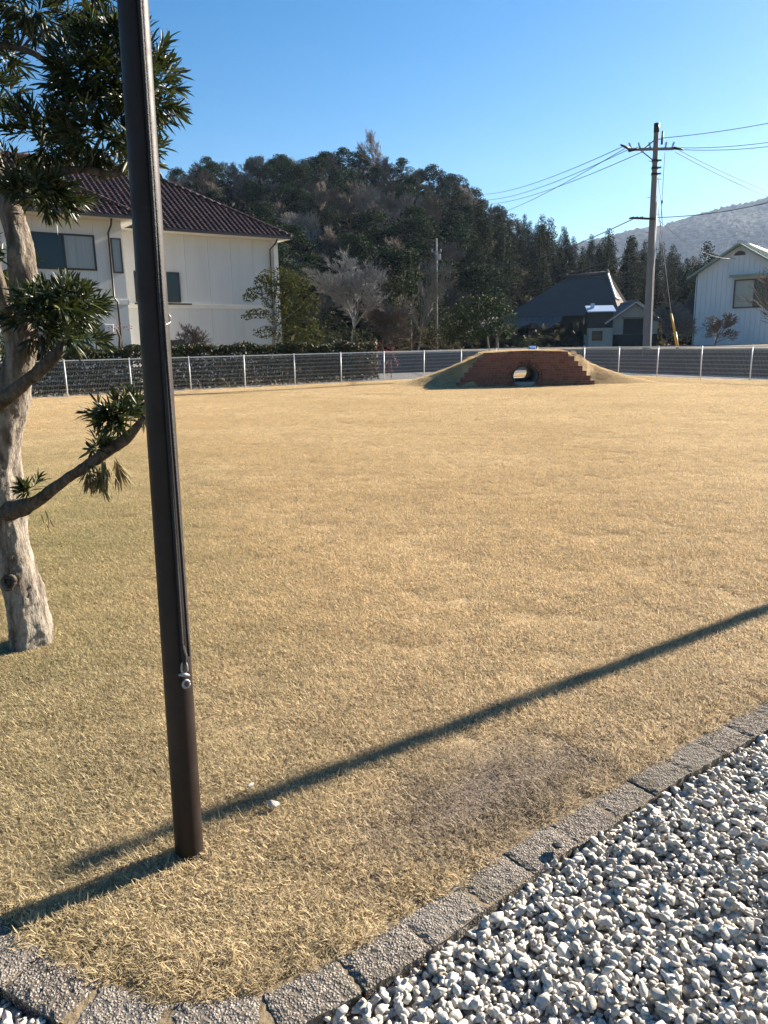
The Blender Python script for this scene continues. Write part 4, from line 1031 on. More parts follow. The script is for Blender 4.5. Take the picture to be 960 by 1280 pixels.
# ------------------------------------------------------------------ vegetation helpers
def leaf_quads(P, N, size, r, aspect=.62, jitter=.8):
    """one leaf-sized quad at each point; N = outward direction the leaf face leans to"""
    n = len(P); d = N + r.normal(0, jitter, (n, 3)); d /= np.linalg.norm(d, axis=1)[:, None] + 1e-9
    a = np.cross(d, r.normal(size=(n, 3))); a /= np.linalg.norm(a, axis=1)[:, None] + 1e-9
    b = np.cross(d, a); s = size * r.uniform(.6, 1.35, n)[:, None]
    a = a * s * .5; b = b * s * .5 * aspect
    V = np.stack([P - a, P - b * 1., P + a, P + b * 1.], 1).reshape(-1, 3)
    F = np.arange(n * 4).reshape(n, 4)
    return V, F
def blob_points(c, rad, n, r, shell=.55):
    d = r.normal(size=(n, 3)); d /= np.linalg.norm(d, axis=1)[:, None]
    q = (shell + (1 - shell) * r.uniform(0, 1, n) ** .5)[:, None]
    return np.asarray(c) + d * np.asarray(rad) * q, d
def cloud_mesh(name, blobs, per, size, seed, mat, aspect=.62, jitter=.8):
    r = np.random.default_rng(seed); VV, FF, b = [], [], 0
    for c, rad in blobs:
        vol = float(np.prod(rad)) ** (2 / 3); n = max(12, int(per * vol))
        P, d = blob_points(c, rad, n, r); V, F = leaf_quads(P, d, size, r, aspect, jitter)
        VV.append(V); FF.append(F + b); b += len(V)
    return np_mesh(name, np.concatenate(VV), np.concatenate(FF), 4, False, mat)

def branch_mesh(name, seed, h, spread, levels=5, kids=3, r0=.14, mat=None, droop=0., rmin=.012, start=.28, sides=3, upright=.5):
    rn = random.Random(seed); mb = MB()
    def grow(p, d, L, r_, lev):
        n = 3 if lev < 2 else 2; pts = [p]; rs = [r_]; q = p.copy(); dd = d.copy()
        for i in range(n):
            dd = (dd + Vector((rn.gauss(0, .16), rn.gauss(0, .16), rn.gauss(0, .10) + .06 * upright - droop * lev * .05))).normalized()
            q = q + dd * (L / n); pts.append(q.copy()); rs.append(max(rmin, r_ * (1 - .45 * (i + 1) / n)))
        mb.tube(pts, rs, sides if lev else 7, False)
        if lev >= levels: return
        k = kids + (1 if rn.random() < .4 else 0) + (1 if lev == 0 else 0)
        for j in range(k):
            f = (start if lev == 0 else .25) + (1 - (start if lev == 0 else .25)) * (j + rn.random()) / k
            i = min(n - 1, int(f * n)); bp = pts[i].lerp(pts[i + 1], f * n - i)
            az = rn.uniform(0, 6.283); tl = rn.uniform(.45, .95) * spread
            a = dd.orthogonal().normalized(); a.rotate(Matrix.Rotation(az, 3, dd))
            nd = (dd * math.cos(tl) + a * math.sin(tl) + Vector((0, 0, .25 * upright))).normalized()
            grow(bp, nd, L * rn.uniform(.52, .74), max(rmin, rs[i] * .58), lev + 1)
        grow(pts[-1], dd, L * .6, max(rmin, rs[-1] * .8), lev + 1)
    grow(Vector((0, 0, -.1)), Vector((rn.gauss(0, .05), rn.gauss(0, .05), 1)).normalized(), h * .42, r0, 0)
    me = bpy.data.meshes.new(name); me.from_pydata(mb.v, [], mb.f); me.update(); me.materials.append(mat)
    return me

# ------------------------------------------------------------------ hill
PROF = [(-260, 330), (-100, 290), (60, 245), (140, 228), (200, 218), (260, 198), (330, 188), (380, 184), (430, 186), (500, 190), (545, 207), (590, 222), (620, 246), (680, 268), (740, 288), (800, 298), (850, 308), (900, 330), (980, 345), (1100, 352)]
_pt = np.array([(lambda d: (d.x / d.y, d.z / d.y))(ray(*q)) for q in PROF])
def crest(t):
    s = np.interp(t, _pt[:, 0], _pt[:, 1]); Yc = np.interp(t, [-.6, 0, .12, .3, .6], [140, 138, 128, 118, 118])
    th = np.interp(t, [0, .12, .2], [5.0, 5.8, 7.4]); return s * Yc + CAM_H - th, Yc
def hill_z(x, y):
    t = x / np.maximum(y, 1); zc, Yc = crest(t); Yf = np.interp(t, [-.3, .05, .2, .5], [56, 60, 72, 74])
    f = np.clip((y - Yf) / (Yc - Yf), 0, 1); g = f ** 1.12
    z = .88 + (np.maximum(zc, 1.4) - .9) * np.where(f < 1, g * (1.0 + .0 * g), 1)
    back = np.maximum(0, y - Yc); z = z - back * .10 + 1.2 * np.sin(x * .11 + y * .07) * np.sin(y * .09) * smooth01(f * 2) * (f < .9)
    return np.maximum(z, .6)
def build_hill():
    ts = np.linspace(-1.0, 1.0, 161); ys = np.concatenate([np.arange(54, 150, 2.0), np.arange(150, 261, 10)])
    T, Y = np.meshgrid(ts, ys); X = T * Y; Z = hill_z(X, Y)
    n, m = X.shape; idx = np.arange(n * m).reshape(n, m)
    F = np.stack([idx[:-1, :-1], idx[:-1, 1:], idx[1:, 1:], idx[1:, :-1]], -1).reshape(-1, 4)
    obj('hillside', np_mesh('hillside', np.stack([X, Y, Z], -1).reshape(-1, 3), F, 4, True, M['floor']))['kind'] = 'structure'
    # undergrowth between the trunks
    r = np.random.default_rng(21); n = 26000
    t = r.uniform(-.55, .62, n); y = r.uniform(57, 140, n); x = t * y
    keep = y < crest(t)[1] + 2; x, y = x[keep], y[keep]
    P = np.stack([x, y, hill_z(x, y) + r.uniform(.0, 1.6, len(x)) ** 1.5 * .9], -1); x2 = r.uniform(-.5, .6, 9000); y2 = crest(x2)[1] + r.uniform(-5, 3, 9000); P = np.concatenate([P, np.stack([x2 * y2, y2, hill_z(x2 * y2, y2) + r.uniform(0, 1.5, 9000) ** 2 * 1.3], -1)])
    V, F = leaf_quads(P, np.tile([0, -.3, .7], (len(P), 1)), .75, r)
    o = obj('undergrowth', np_mesh('undergrowth', V, F, 4, False, M['brownbush'])); tag(o, 'low brown undergrowth covering the wooded hillside', 'undergrowth', kind='stuff')
build_hill()

def proto_tree(name, trunk_me, crown_me, crown_name='crown'):
    root = empty(name, (0, 0, 0)); a = obj('trunk', trunk_me, root); b = obj(crown_name, crown_me, root); return root
def trunk_mesh(h, r0, seed, mat, limbs=5, zr=(.35, .8), out=.3):
    rn = random.Random(seed); mb = MB(); pts = [Vector((rn.gauss(0, .05) * i, rn.gauss(0, .05) * i, -.3 + (h + .3) * i / 5)) for i in range(6)]
    mb.tube(pts, [r0 * (1 - .15 * i) for i in range(6)], 7)
    for k in range(limbs):
        f = rn.uniform(*zr); q = pts[0].lerp(pts[-1], f); a = rn.uniform(0, 6.28); e = q + Vector((math.cos(a), math.sin(a), rn.uniform(.4, 1.0))) * h * out
        mb.tube([q, q.lerp(e, .5) + Vector((0, 0, -.03 * h)), e], [r0 * .45, r0 * .3, r0 * .12], 5)
    me = bpy.data.meshes.new('trunk'); me.from_pydata(mb.v, [], mb.f); me.update(); me.materials.append(mat); return me
def evergreen(seed):
    r = np.random.default_rng(seed); h = 9.0; blobs = []
    for k in range(34):
        a = r.uniform(0, 6.28); z = r.uniform(.0, 1) ** .8; w = math.sin(math.pi * min(1, .18 + .78 * z)) ** .7 * 3.1
        rr = w * r.uniform(.25, 1.0); s = r.uniform(.75, 1.35)
        blobs.append(((math.cos(a) * rr, math.sin(a) * rr, 2.6 + 5.9 * z + r.normal(0, .2)), (s, s, s * .72)))
    return proto_tree('evergreen_tree', trunk_mesh(6.5, .2, seed, M['trunk_far']), cloud_mesh('crown', blobs, 190, .25, seed, M['ever']))
def cedar(seed):
    r = np.random.default_rng(seed); h = 12.5; blobs = []
    for k in range(46):
        f = (k + r.uniform(0, 1)) / 46; z = 2.0 + (h - 2.4) * f; w = (1 - f) ** .75 * 2.3 + .15
        for q in range(2 if f < .75 else 1):
            a = r.uniform(0, 6.28); rr = w * r.uniform(.45, .95); s = .55 + .45 * (1 - f)
            blobs.append(((math.cos(a) * rr, math.sin(a) * rr, z - rr * .22), (s, s, s * 1.0)))
    return proto_tree('cedar_tree', trunk_mesh(h - .6, .19, seed, M['trunk_far'], 0), cloud_mesh('crown', blobs, 150, .25, seed, M['cedar'], .45))
def bare(seed, mat, h=9.5):
    me = branch_mesh('crown', seed, h, .62, 5, 3, .15, mat, 0, .021, .35)
    return proto_tree('bare_tree', trunk_mesh(h * .42, .17, seed, M['trunk_far'], 2, (.7, .95), .15), me)
EV = [evergreen(200 + i) for i in range(5)]
CE = [cedar(300 + i) for i in range(4)]
BA = [bare(400 + i, M['twig'] if i % 3 else M['twig_grey']) for i in range(5)]
SNAG = None
def plant_hill():
    r = np.random.default_rng(5); used = set(); cnt = {'e': 0, 'c': 0, 'b': 0}
    LAB = {'e': ('dark rounded evergreen tree on the wooded hillside', 'evergreen trees on the hillside'), 'c': ('dark pointed cedar tree on the wooded hillside', 'cedar trees on the hillside'), 'b': ('leafless brown tree on the wooded hillside', 'bare trees on the hillside')}
    spots = []
    y = 60.0
    while y < 141:
        st = 4.3 + (y - 60) * .010
        for t in np.arange(-.50, .56, st / y):
            tt = t + r.uniform(-.4, .4) * st / y; yy = y + r.uniform(-.45, .45) * 5
            Yc = crest(tt)[1]
            if yy > Yc + 3: continue
            lim = np.interp(tt, [-.2, .03, .12, .2, .5], [60, 58, 62, 76, 76])
            if yy < lim: continue
            if tt < -.36 and yy < 110: continue
            spots.append((tt, yy))
        y += 4.9
    # an unbroken crest line
    for t in np.arange(-.42, .5, .021): spots.append((t + r.uniform(-.008, .008), crest(t)[1] + r.uniform(-2, 1)))
    for t, y in spots:
        f = y / crest(t)[1]
        pc = float(np.interp(t, [.0, .09, .16, .5], [.02, .12, .80, .88])); pe = (1 - pc) * float(np.interp(f, [.45, .75, 1.0], [.48, .34, .42]))
        u = r.uniform(); k = 'c' if u < pc else 'e' if u < pc + pe else 'b'
        src = {'c': CE, 'e': EV, 'b': BA}[k]; i = int(r.integers(len(src)))
        o = src[i]
        if (k, i) in used: o = copy_tree(o)
        used.add((k, i)); cnt[k] += 1
        x = t * y; s = (r.uniform(.46, .78) if f < .93 else r.uniform(.44, .64)) * (1.0 if k != 'b' else .9)
        o.location = (x, y, float(hill_z(np.array(x), np.array(y))) - .15); o.rotation_euler = (0, 0, r.uniform(0, 6.28)); wd = 1.25 if k == 'e' else 1.1; o.scale = (s * wd * r.uniform(.9, 1.15), s * wd * r.uniform(.9, 1.15), s)
        px = 480 + t * 985; zone = next(nm for lim, nm in ((290, 'behind the house hip ridge'), (372, 'above the house eave corner'), (478, 'above the grey garden tree'), (556, 'behind the slender pole'), (655, 'above the glossy leaved tree'), (735, 'behind the farmhouse roof slope'), (800, 'behind the farmhouse ridge'), (826, 'between the farmhouse and utility pole'), (9999, 'between the utility pole and sided house')) if px < lim)
        lev = 'on the hill crest' if f > .93 else 'high on the hill' if f > .72 else 'on the lower hillside'
        siz = 'large ' if s > .68 else 'small ' if s < .54 else ''
        lab = siz + {'e': 'rounded evergreen tree', 'c': 'dark pointed cedar tree', 'b': 'leafless brown tree'}[k] + ' ' + lev + ' ' + zone
        tag(o, lab, 'tree', lab.replace(' tree ', ' trees ', 1))
    print('hill trees', cnt)
    # one ragged leafless tree that stands above the crest
    p = at(466, 235, 132); o = copy_tree(BA[2]); o.location = (p.x, p.y, float(hill_z(np.array(p.x), np.array(p.y)))); o.scale = (.62, .62, .98)
    tag(o, 'tall ragged leafless tree rising above the crest of the hill', 'tree'); del o['group']
plant_hill()

def far_mountain():
    pr = [(560, 330), (700, 306), (760, 298), (790, 290), (830, 281), (870, 264), (910, 252), (960, 244), (1040, 226), (1160, 205), (1300, 215), (1600, 260)]
    q = np.array([(lambda d: (d.x / d.y, d.z / d.y))(ray(*s)) for s in pr]); Y1 = 1500.
    ts = np.linspace(.05, 1.15, 420); fs = np.concatenate([np.linspace(0, 1, 90), np.linspace(1.02, 1.3, 10)])
    T, Fq = np.meshgrid(ts, fs); Y = 900 + 600 * Fq; X = T * Y; top = np.interp(T, q[:, 0], q[:, 1]) * Y1 + CAM_H
    Z = np.where(Fq <= 1, top * np.minimum(Fq, 1) ** .9, top * (1 - (Fq - 1) * 1.5))
    r = np.random.default_rng(9); Z = Z + (r.uniform(-1, 1, Z.shape) ** 3) * 4.0 + 7 * np.sin(X * .017) * np.sin(Y * .014) * smooth01(Fq * 3) - 2
    n, m = X.shape; idx = np.arange(n * m).reshape(n, m); F = np.stack([idx[:-1, :-1], idx[:-1, 1:], idx[1:, 1:], idx[1:, :-1]], -1).reshape(-1, 4)
    obj('mountain', np_mesh('mountain', np.stack([X, Y, Z], -1).reshape(-1, 3), F, 4, True, M['mountain']))['kind'] = 'structure'
far_mountain()

# ------------------------------------------------------------------ hedge and garden plants
def build_hedge():
    n_ = Vector((-FLd.y, FLd.x, 0)); r = np.random.default_rng(31)
    o0 = FL0 + n_ * .75
    root = empty('clipped_hedge', (o0.x, o0.y, -.05), FA, 'long clipped hedge with dark green and reddish leaves behind the mesh fence', 'hedge')
    L0, L1, dep, H = -7.0, 12.2, .95, 1.52
    def pts(n, lo, hi, zlo):
        x = r.uniform(lo, hi, n); side = r.uniform(0, 1, n)
        y = np.where(side < .45, r.uniform(-.08, .12, n), r.uniform(0, dep, n)); z = np.where(side < .45, r.uniform(zlo, H, n), H - r.uniform(0, .16, n) ** 1.0)
        fill = side > .85; y = np.where(fill, r.uniform(.05, dep, n), y); z = np.where(fill, r.uniform(zlo, H, n), z)
        bump = .05 * np.sin(x * 3.1) + .04 * np.sin(x * 7.7 + 1) + r.normal(0, .03, n); z = z + bump * (z > .9); y = y + .04 * np.sin(x * 5 + z * 4)
        nrm = np.stack([np.zeros(n), np.where(side < .45, -1., -.2), np.where(side < .45, .3, 1.)], -1)
        return np.stack([x, y, z], -1), nrm
    P, N = pts(42000, -2.5, L1, .08); P2, N2 = pts(17000, L0, -2.5, .40)
    V, F = leaf_quads(np.concatenate([P, P2]), np.concatenate([N, N2]), .10, r, .65)
    obj('foliage', np_mesh('foliage', V, F, 4, False, M['hedge']), root)['kind'] = 'stuff'
    P, N = pts(2600, L0, -.8, .5); P3, N3 = pts(700, 2.0, L1, .6); P4, N4 = pts(500, 11.2, L1 + .15, .2)
    V, F = leaf_quads(np.concatenate([P, P3, P4]), np.concatenate([N, N3, N4]), .085, r, .6)
    obj('red_shoots', np_mesh('red_shoots', V, F, 4, False, M['hedge_red']), root)['kind'] = 'stuff'
    mb = MB()
    for k in range(48):
        x = L0 + .2 + (L1 - L0 - .4) * k / 47 + random.uniform(-.1, .1); q = Vector((x, dep * .5 + random.uniform(-.15, .15), -.1))
        for j in range(3): mb.tube([q, q + Vector((random.uniform(-.12, .12), random.uniform(-.15, .15), .5)), q + Vector((random.uniform(-.3, .3), random.uniform(-.35, .35), 1.35))], [.02, .015, .008], 5)
    mb.build('stems', M['bark_dark'], root)
    return o0
build_hedge()

def shrub(name, px, py, Y, blobs_px, mat, per, size, label, cat='shrub', trunk=None, z=None, tr_mat=None, seed=1):
    """a plant whose base stands at the pixel's spot and whose clumps are given in photo pixels at that distance"""
    b = at(px, py, Y); b.z = z if z is not None else (.9 if Y > 41 else -.05)
    root = empty(name, b, 0, label, cat); k = Y / CAM_F * 1.02; r = np.random.default_rng(seed); bl = []
    for (x, y, rx, ry, *dy) in blobs_px:
        q = at(x, y, Y) - b; q.y += (dy[0] if dy else r.uniform(-.3, .3) * rx * k); bl.append(((q.x, q.y, q.z), (rx * k, rx * k * .85, ry * k)))
    o = obj('foliage', cloud_mesh('foliage', bl, per, size, seed, mat), root); o['kind'] = 'stuff'
    if trunk:
        mb = MB()
        for path, r0, r1 in trunk:
            pts = [at(x, y, Y) - b for x, y in path]; pts[0].z -= .15; n = len(pts); mb.tube(pts, [r0 + (r1 - r0) * i / (n - 1) for i in range(n)], 8)
        mb.build('trunk', tr_mat or M['trunk_far'], root, 'auto')
    return root
def bare_thing(name, px, Y, h, seed, label, mat, z, spread=.7, levels=5, kids=3, cat='tree', start=.2, rmin=.008, r0=.07, width=1.):
    b = at(px, 436, Y); root = empty(name, (b.x, b.y, z), 0, label, cat)
    me = branch_mesh('branches', seed, 10., spread, levels, kids, r0 * 10 / h, mat, 0, rmin * 10 / h, start)
    zmax = max(v.co.z for v in me.vertices); s = h / zmax
    for v in me.vertices: v.co = (v.co.x * s * width, v.co.y * s * width, v.co.z * s)
    obj('branches', me, root); return root
# pruned tree at the corner of the white house
shrub('pruned_garden_tree', 343, 434, 36.3, [(347, 346, 26, 12), (330, 352, 13, 8), (325, 366, 18, 8), (312, 372, 9, 6), (356, 362, 20, 11), (375, 356, 14, 12), (345, 378, 18, 9), (368, 385, 20, 13), (390, 380, 12, 14), (322, 392, 17, 6), (308, 396, 8, 4), (352, 398, 17, 9), (380, 405, 20, 12), (330, 415, 14, 8), (362, 418, 22, 12), (392, 420, 14, 12)], M['niwaki'], 1500, .10,
      'pruned evergreen garden tree with layered leaf pads at the house corner', 'tree', [([(341, 435), (344, 410), (341, 385), (346, 360), (347, 345)], .10, .04), ([(344, 405), (330, 392), (318, 391)], .04, .02), ([(342, 385), (328, 370), (320, 366)], .04, .02), ([(344, 405), (365, 392), (378, 382)], .04, .02)], None, M['twig_grey'], 51)
bare_thing('bare_garden_tree', 440, 46, 6.3, 61, 'pale grey leafless tree standing behind the end of the hedge', M['twig_grey'], .88, .72, 6, 3, 'tree', .22, .007, .075, 1.25)
bare_thing('small_bare_tree', 231, 33.0, 2.55, 62, 'small leafless tree in front of the white wall of the house', M['twig'], -.05, .85, 5, 3, 'tree', .25, .007, .035, 1.15)
bare_thing('bare_shrub', 893, 46, 2.0, 63, 'round leafless shrub in front of the white sided house', M['twig'], .88, .95, 5, 3, 'shrub', .1, .008, .04, 1.3)
bare_thing('bare_roadside_tree', 992, 38, 4.6, 64, 'leafless tree reaching its branches before the sided house window', M['twig'], .88, .8, 4, 3, 'tree', .2, .008, .07, 1.2)
bare_thing('twiggy_shrub', 832, 50, 2.9, 65, 'tangled grey twiggy shrub beside the tall utility pole', M['twig_grey'], .88, .9, 5, 4, 'shrub', .08, .010, .04, 1.2)
bare_thing('twiggy_bush', 858, 57, 4.0, 66, 'grey leafless bush against the corner of the sided house', M['twig_grey'], .88, .9, 5, 4, 'shrub', .08, .011, .05, .9)
bare_thing('brushwood_tree', 522, 52, 6.0, 67, 'grey leafless tree behind the slender grey pole', M['twig_grey'], .88, .6, 5, 3, 'tree', .15, .008, .07, .9)
bare_thing('brushwood_tree', 478, 50, 3.3, 68, 'low brown leafless thicket beside the red leaved shrub', M['twig'], .88, .9, 5, 4, 'tree', .08, .010, .05, 1.4)
shrub('camellia_tree', 640, 436, 47, [(596, 384, 26, 16), (575, 398, 24, 16), (620, 392, 20, 17), (634, 402, 14, 16), (600, 410, 30, 14), (565, 416, 20, 10), (632, 418, 12, 8), (610, 376, 14, 8), (585, 418, 25, 10)], M['camellia'], 900, .13, 'broad dark glossy leaved tree between the slender pole and the farmhouse', 'tree', [([(622, 438), (621, 420), (612, 400)], .10, .05), ([(612, 438), (608, 415), (595, 395)], .06, .03), ([(622, 425), (628, 405)], .05, .03)], .88, M['twig_grey'], 52)
shrub('red_leaved_shrub', 489, 468, 33.2, [(488, 440, 9, 8), (491, 452, 8, 9), (485, 462, 7, 7)], M['hedge_red'], 900, .075, 'red and green leaved shrub at the end of the hedge', 'shrub', [([(489, 472), (489, 450)], .02, .01)], -.05, None, 53)
shrub('green_bush', 452, 438, 43.5, [(418, 410, 17, 16), (400, 420, 18, 14), (436, 420, 16, 12), (458, 424, 16, 10), (410, 396, 12, 10)], M['bush'], 480, .12, 'dark green bush behind the hedge under the grey leafless tree', 'shrub', None, .5, None, 54)
shrub('olive_bush', 530, 438, 50, [(540, 424, 20, 12), (515, 420, 18, 14), (560, 428, 14, 9), (500, 428, 14, 9)], M['brownbush'], 420, .13, 'olive brown bush at the foot of the slender grey pole', 'shrub', None, .85, None, 55)
shrub('tall_green_bush', 512, 430, 54, [(512, 372, 22, 20), (530, 395, 20, 18), (500, 395, 22, 20), (495, 360, 15, 16), (540, 375, 14, 16), (515, 345, 14, 13)], M['bush'], 260, .20, 'tall loose green tree behind the slender grey pole', 'tree', [([(513, 440), (513, 380)], .12, .06)], .88, None, 56)
shrub('red_garden_shrub', 149, 434, 31.0, [(140, 411, 7, 4), (152, 408, 7, 4), (160, 410, 6, 4)], M['hedge_red'], 500, .07, 'small red leaved shrub on a dark stem beside the house pipe', 'shrub', [([(149, 440), (150, 422), (146, 412)], .07, .04)], -.05, M['bark_dark'], 57)
shrub('corner_bush', 700, 440, 56, [(672, 425, 16, 8), (655, 428, 12, 7)], M['camellia'], 480, .13, 'low dark bush in front of the farmhouse skirt roof', 'shrub', None, .88, None, 58)

# ------------------------------------------------------------------ the pruned conifer by the flagpole
def near_tree():
    base = Vector((gp(38, 806).x, gp(38, 806).y, 0))
    root = empty('podocarpus_tree', base, 0, 'old pruned tree with pale flaking bark and lance shaped leaves beside the flagpole', 'tree')
    r = np.random.default_rng(77)
    def limb(path, ws, Ys, name, mat, nz=.10, n=26, sub=10, flare=0):
        """path in photo pixels with widths in pixels, at distances Ys; lumpy tapered limb"""
        C = [at(x, y, Y) for (x, y), Y in zip(path, Ys)]; Rr = [w * (.47 if name == 'trunk' else .34) * (q.y * .976 + (CAM_H - q.z) * .218) / CAM_F for w, q in zip(ws, C)]
        P, Q = [], []
        for i in range(len(C) - 1):
            p0, p1, p2, p3 = C[max(i - 1, 0)], C[i], C[i + 1], C[min(i + 2, len(C) - 1)]
            for k in range(sub):
                t = k / sub; P.append(.5 * ((2 * p1) + (p2 - p0) * t + (2 * p0 - 5 * p1 + 4 * p2 - p3) * t * t + (3 * p1 - p0 - 3 * p2 + p3) * t ** 3)); Q.append(Rr[i] + (Rr[i + 1] - Rr[i]) * t)
        P.append(C[-1]); Q.append(Rr[-1]); vs, fs = [], []; up = Vector((1, 0, 0)) if abs((P[1] - P[0]).normalized().x) < .8 else Vector((0, 1, 0))
        for i, q in enumerate(P):
            d = (P[min(i + 1, len(P) - 1)] - P[max(i - 1, 0)]).normalized(); a = (up - d * up.dot(d)).normalized(); b = d.cross(a); up = a
            for k in range(n):
                th = 2 * math.pi * k / n; dr = a * math.cos(th) + b * math.sin(th)
                w = q + dr * Q[i]; w2 = Vector((w.x, w.y, w.z * .35))
                g = 1 + nz * (1.1 * mnoise.noise(w2 * 9) + .7 * mnoise.noise(w2 * 24) + .45 * mnoise.noise(w * 60))
                if flare: g *= 1 + flare * math.exp(-max(0, q.z) / .10) * (1 + .5 * math.sin(th * 4 + 1))
                vs.append(q + dr * Q[i] * g)
        for i in range(len(P) - 1):
            for k in range(n): j = (k + 1) % n; fs.append((i * n + k, i * n + j, (i + 1) * n + j, (i + 1) * n + k))
        fs.append(tuple((len(P) - 1) * n + k for k in range(n)))
        mb = MB(); mb.add(vs, fs); return mb.build(name, mat, root, 'auto', base)
    Yb = base.y
    trunk = limb([(39, 822), (38, 800), (33, 765), (27, 735), (16, 690), (6, 645), (0, 590), (5, 540), (16, 490), (26, 445), (28, 400), (30, 350), (24, 300), (8, 250), (-12, 205), (-32, 140), (-45, 60), (-48, -40)],
         [54, 49, 49, 48, 47, 48, 46, 45, 43, 41, 38, 34, 34, 33, 31, 26, 20, 12], [Yb, Yb, Yb, Yb, Yb, Yb, Yb, Yb - .02, Yb - .04, Yb - .05, Yb - .05, Yb, Yb + .03, Yb + .05, Yb + .05, Yb, Yb, Yb], 'trunk', M['bark'], .20, 56, 12, .06)
    kn = MB(); k0 = at(11, 728, Yb - .10) - base
    nd = Vector((.15, -1, .15)).normalized(); ta = Vector((1, .15, 0)).normalized(); tb = nd.cross(ta)
    kn.tube([k0 + (ta * math.cos(q) * .026 + tb * math.sin(q) * .030) * (1 + .12 * math.sin(3 * q)) for q in np.linspace(0, 6.283, 19)], [.011 + .003 * math.sin(2 * q) for q in np.linspace(0, 6.283, 19)], 8); kn.tube([k0 - nd * .02, k0 + nd * .002], [.022, .016], 10)
    kn.build('knot', M['bark_dark'], root, True)
    limb([(16, 425), (6, 385), (-4, 345), (-16, 300)], [30, 26, 24, 22], [Yb - .06, Yb - .14, Yb - .2, Yb - .22], 'branch', M['bark'], .12, 22, 8)
    limb([(8, 640), (40, 630), (62, 615), (84, 598), (108, 583), (135, 563), (160, 546), (182, 520)], [40, 26, 21, 19, 19, 20, 17, 8], [Yb - .04, Yb - .12, Yb - .18, Yb - .22, Yb - .26, Yb - .28, Yb - .3, Yb - .3], 'branch', M['bark_dark'], .22, 20, 10)
    limb([(-6, 508), (14, 493), (32, 478), (55, 458), (72, 442), (80, 425), (84, 400)], [30, 26, 25, 23, 20, 14, 8], [Yb - .10, Yb - .16, Yb - .19, Yb - .22, Yb - .24, Yb - .24, Yb - .22], 'branch', M['bark_dark'], .20, 20, 10)
    limb([(60, 452), (52, 430), (44, 412)], [9, 6, 4], [Yb - .22, Yb - .2, Yb - .18], 'branch', M['bark_dark'], .1, 10, 6)
    limb([(0, 228), (30, 221), (66, 215), (105, 212), (140, 218), (160, 214)], [22, 16, 14, 13, 11, 6], [Yb, Yb - .15, Yb - .25, Yb - .3, Yb - .3, Yb - .3], 'branch', M['bark_dark'], .13, 14, 8)
    limb([(-30, 62), (0, 57), (22, 60), (45, 68), (66, 84), (84, 103), (110, 118), (150, 120), (190, 112)], [16, 14, 12, 11, 11, 10, 8, 7, 4], [Yb, Yb - .1, Yb - .15, Yb - .2, Yb - .25, Yb - .3, Yb - .3, Yb - .3, Yb - .3], 'branch', M['bark_dark'], .13, 14, 8)
    limb([(86, 105), (92, 130), (96, 165), (110, 195)], [8, 6, 5, 3], [Yb - .28] * 4, 'branch', M['bark_dark'], .1, 10, 6)
    limb([(110, 210), (122, 180), (140, 150), (160, 135)], [8, 7, 5, 3], [Yb - .3] * 4, 'branch', M['bark_dark'], .1, 10, 6)
    limb([(30, 58), (42, 45), (60, 40)], [5, 4, 2], [Yb - .15] * 3, 'branch', M['bark_dark'], .1, 8, 5)
    limb([(22, 60), (30, 40), (22, 25)], [6, 4, 2], [Yb - .15] * 3, 'branch', M['bark_dark'], .1, 8, 5)
    def leaves(shoots, lmin, lmax, droop, name, mat, count=(14, 21), width=.0050, spread=(.55, 1.15)):
        VV = []
        for p, d in shoots:
            d = np.array(d) / np.linalg.norm(d); nl = int(r.integers(*count)); L = r.uniform(.04, .085)
            a = np.cross(d, [.3, .2, .9]); a /= np.linalg.norm(a); b = np.cross(d, a)
            for i in range(nl):
                f = (i + .5) / nl; th = i * 2.4 + r.uniform(-.3, .3); o = p + d * L * f
                sp = r.uniform(*spread) * (1.15 - .65 * f); dr = d * math.cos(sp) + (a * math.cos(th) + b * math.sin(th)) * math.sin(sp)
                ln = r.uniform(lmin, lmax) * (1 - .25 * f); w = width * r.uniform(.75, 1.25)
                sd = np.cross(dr, d + .01); sd /= np.linalg.norm(sd) + 1e-9; g = np.array([0, 0, -1.])
                q1 = o + dr * ln * .38 + g * droop * ln * .10; q2 = o + dr * ln * .75 + g * droop * ln * .32; q3 = o + dr * ln + g * droop * ln * .55
                up = np.cross(sd, dr) * w * .35
                VV.append(np.array([o, q1 - sd * w + up, q1 + sd * w + up, q1, q2 - sd * w * .8 + up, q2 + sd * w * .8 + up, q2, q3]))
        V = np.concatenate(VV) - np.array(base); bI = (np.arange(len(VV)) * 8)[:, None]
        F = np.concatenate([bI + np.array(t) for t in ([0, 1, 3], [0, 3, 2], [1, 4, 6], [1, 6, 3], [3, 6, 5], [3, 5, 2], [4, 7, 6], [6, 7, 5])])
        o = obj(name, np_mesh(name, V, F, 3, True, mat), root); o['kind'] = 'stuff'; return len(VV)
    tot = 0
    def clump(cx, cy, rx, ry, Y, n, up=.5, depth=.24, name='leaf_cluster', lm=(.055, .10), fill=.35):
        nonlocal tot
        c = np.array(at(cx, cy, Y)); k = (Y * .976 + (CAM_H - c[2]) * .218) / CAM_F; S = []
        for i in range(int(n * .9)):
            d = r.normal(size=3); d /= np.linalg.norm(d); q = (fill + (1 - fill) * r.uniform() ** .6)
            e = np.array([d[0] * max(6, rx - 14) * k, d[1] * depth, d[2] * max(5, ry - 12) * k]) * q * .85
            if abs(e[2]) > 0 and d[2] < 0: e[2] *= .75
            S.append((c + e, d + np.array([0, 0, up]) + r.normal(0, .3, 3)))
        tot += leaves(S, lm[0], lm[1], .25, name, M['leaf'])
    clump(118, 98, 60, 58, Yb - .30, 92); clump(182, 105, 48, 74, Yb - .30, 72); clump(140, 55, 48, 34, Yb - .32, 36)
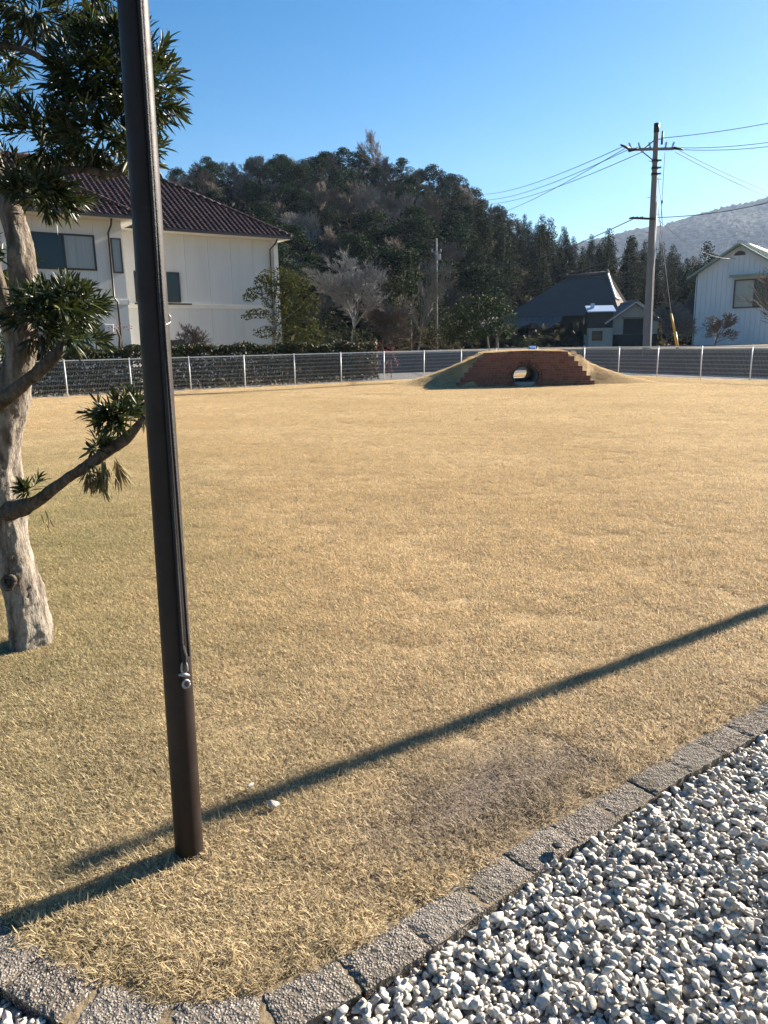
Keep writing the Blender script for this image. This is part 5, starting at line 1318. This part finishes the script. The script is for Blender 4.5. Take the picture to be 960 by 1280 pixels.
    clump(58, 172, 52, 36, Yb - .2, 58); clump(130, 170, 66, 48, Yb - .3, 84); clump(180, 190, 28, 24, Yb - .34, 14)
    clump(40, 10, 56, 30, Yb - .1, 54); clump(-8, 112, 22, 40, Yb - .1, 30); clump(-6, 58, 24, 24, Yb - .1, 22); clump(110, -8, 70, 16, Yb - .2, 26)
    clump(58, 245, 46, 26, Yb - .28, 52, .35); clump(20, 225, 26, 30, Yb - .15, 22)
    clump(78, 385, 54, 40, Yb - .24, 88, .45); clump(45, 405, 36, 36, Yb - .16, 40, .3); clump(95, 425, 30, 18, Yb - .26, 20)
    clump(148, 520, 30, 26, Yb - .30, 34, .8, .14); clump(168, 515, 14, 22, Yb - .30, 12, .8, .1); clump(118, 560, 18, 16, Yb - .28, 9, .9, .08)
    clump(36, 612, 15, 14, Yb - .13, 6, .8, .06); clump(-6, 465, 16, 80, Yb + .08, 44, .3); clump(6, 325, 12, 34, Yb + .1, 20, .3)
    c = [np.array(at(x, y, Yb - .27)) for x, y in ((112, 578), (122, 575), (128, 578), (135, 572), (118, 585), (140, 570))]
    S = [(c[i % 6] + r.normal(0, .012, 3), np.array([r.normal(0, .25), r.normal(0, .25), -1.])) for i in range(16)]
    tot += leaves(S, .08, .13, .3, 'withered_leaves', M['leaf_dry'], (8, 13), .0045, (.2, .75))
    S = [(np.array(at(x, y, Yb - .2)), np.array([.3, 0, -.8])) for x, y in ((50, 640), (55, 635))]
    tot += leaves(S, .04, .06, .3, 'withered_leaves', M['leaf_dry'], (5, 8), .003, (.2, .75))
    print('near leaves', tot)
near_tree()

# ------------------------------------------------------------------ haze
def haze():
    mb = MB(); mb.box(-2000, 2000, -300, 2000, -1.2, 420)
    o = mb.build('haze', None); t = NT('haze_air'); v = t.n('ShaderNodeVolumePrincipled'); v.inputs['Color'].default_value = (.55, .72, 1, 1); v.inputs['Density'].default_value = HAZE; v.inputs['Anisotropy'].default_value = .3
    t.t.links.new(v.outputs[0], t.out.inputs['Volume']); o.data.materials.append(t.m); tag(o, 'thin pale air haze over the far hills', 'haze', kind='stuff')
HAZE = .00010
haze()
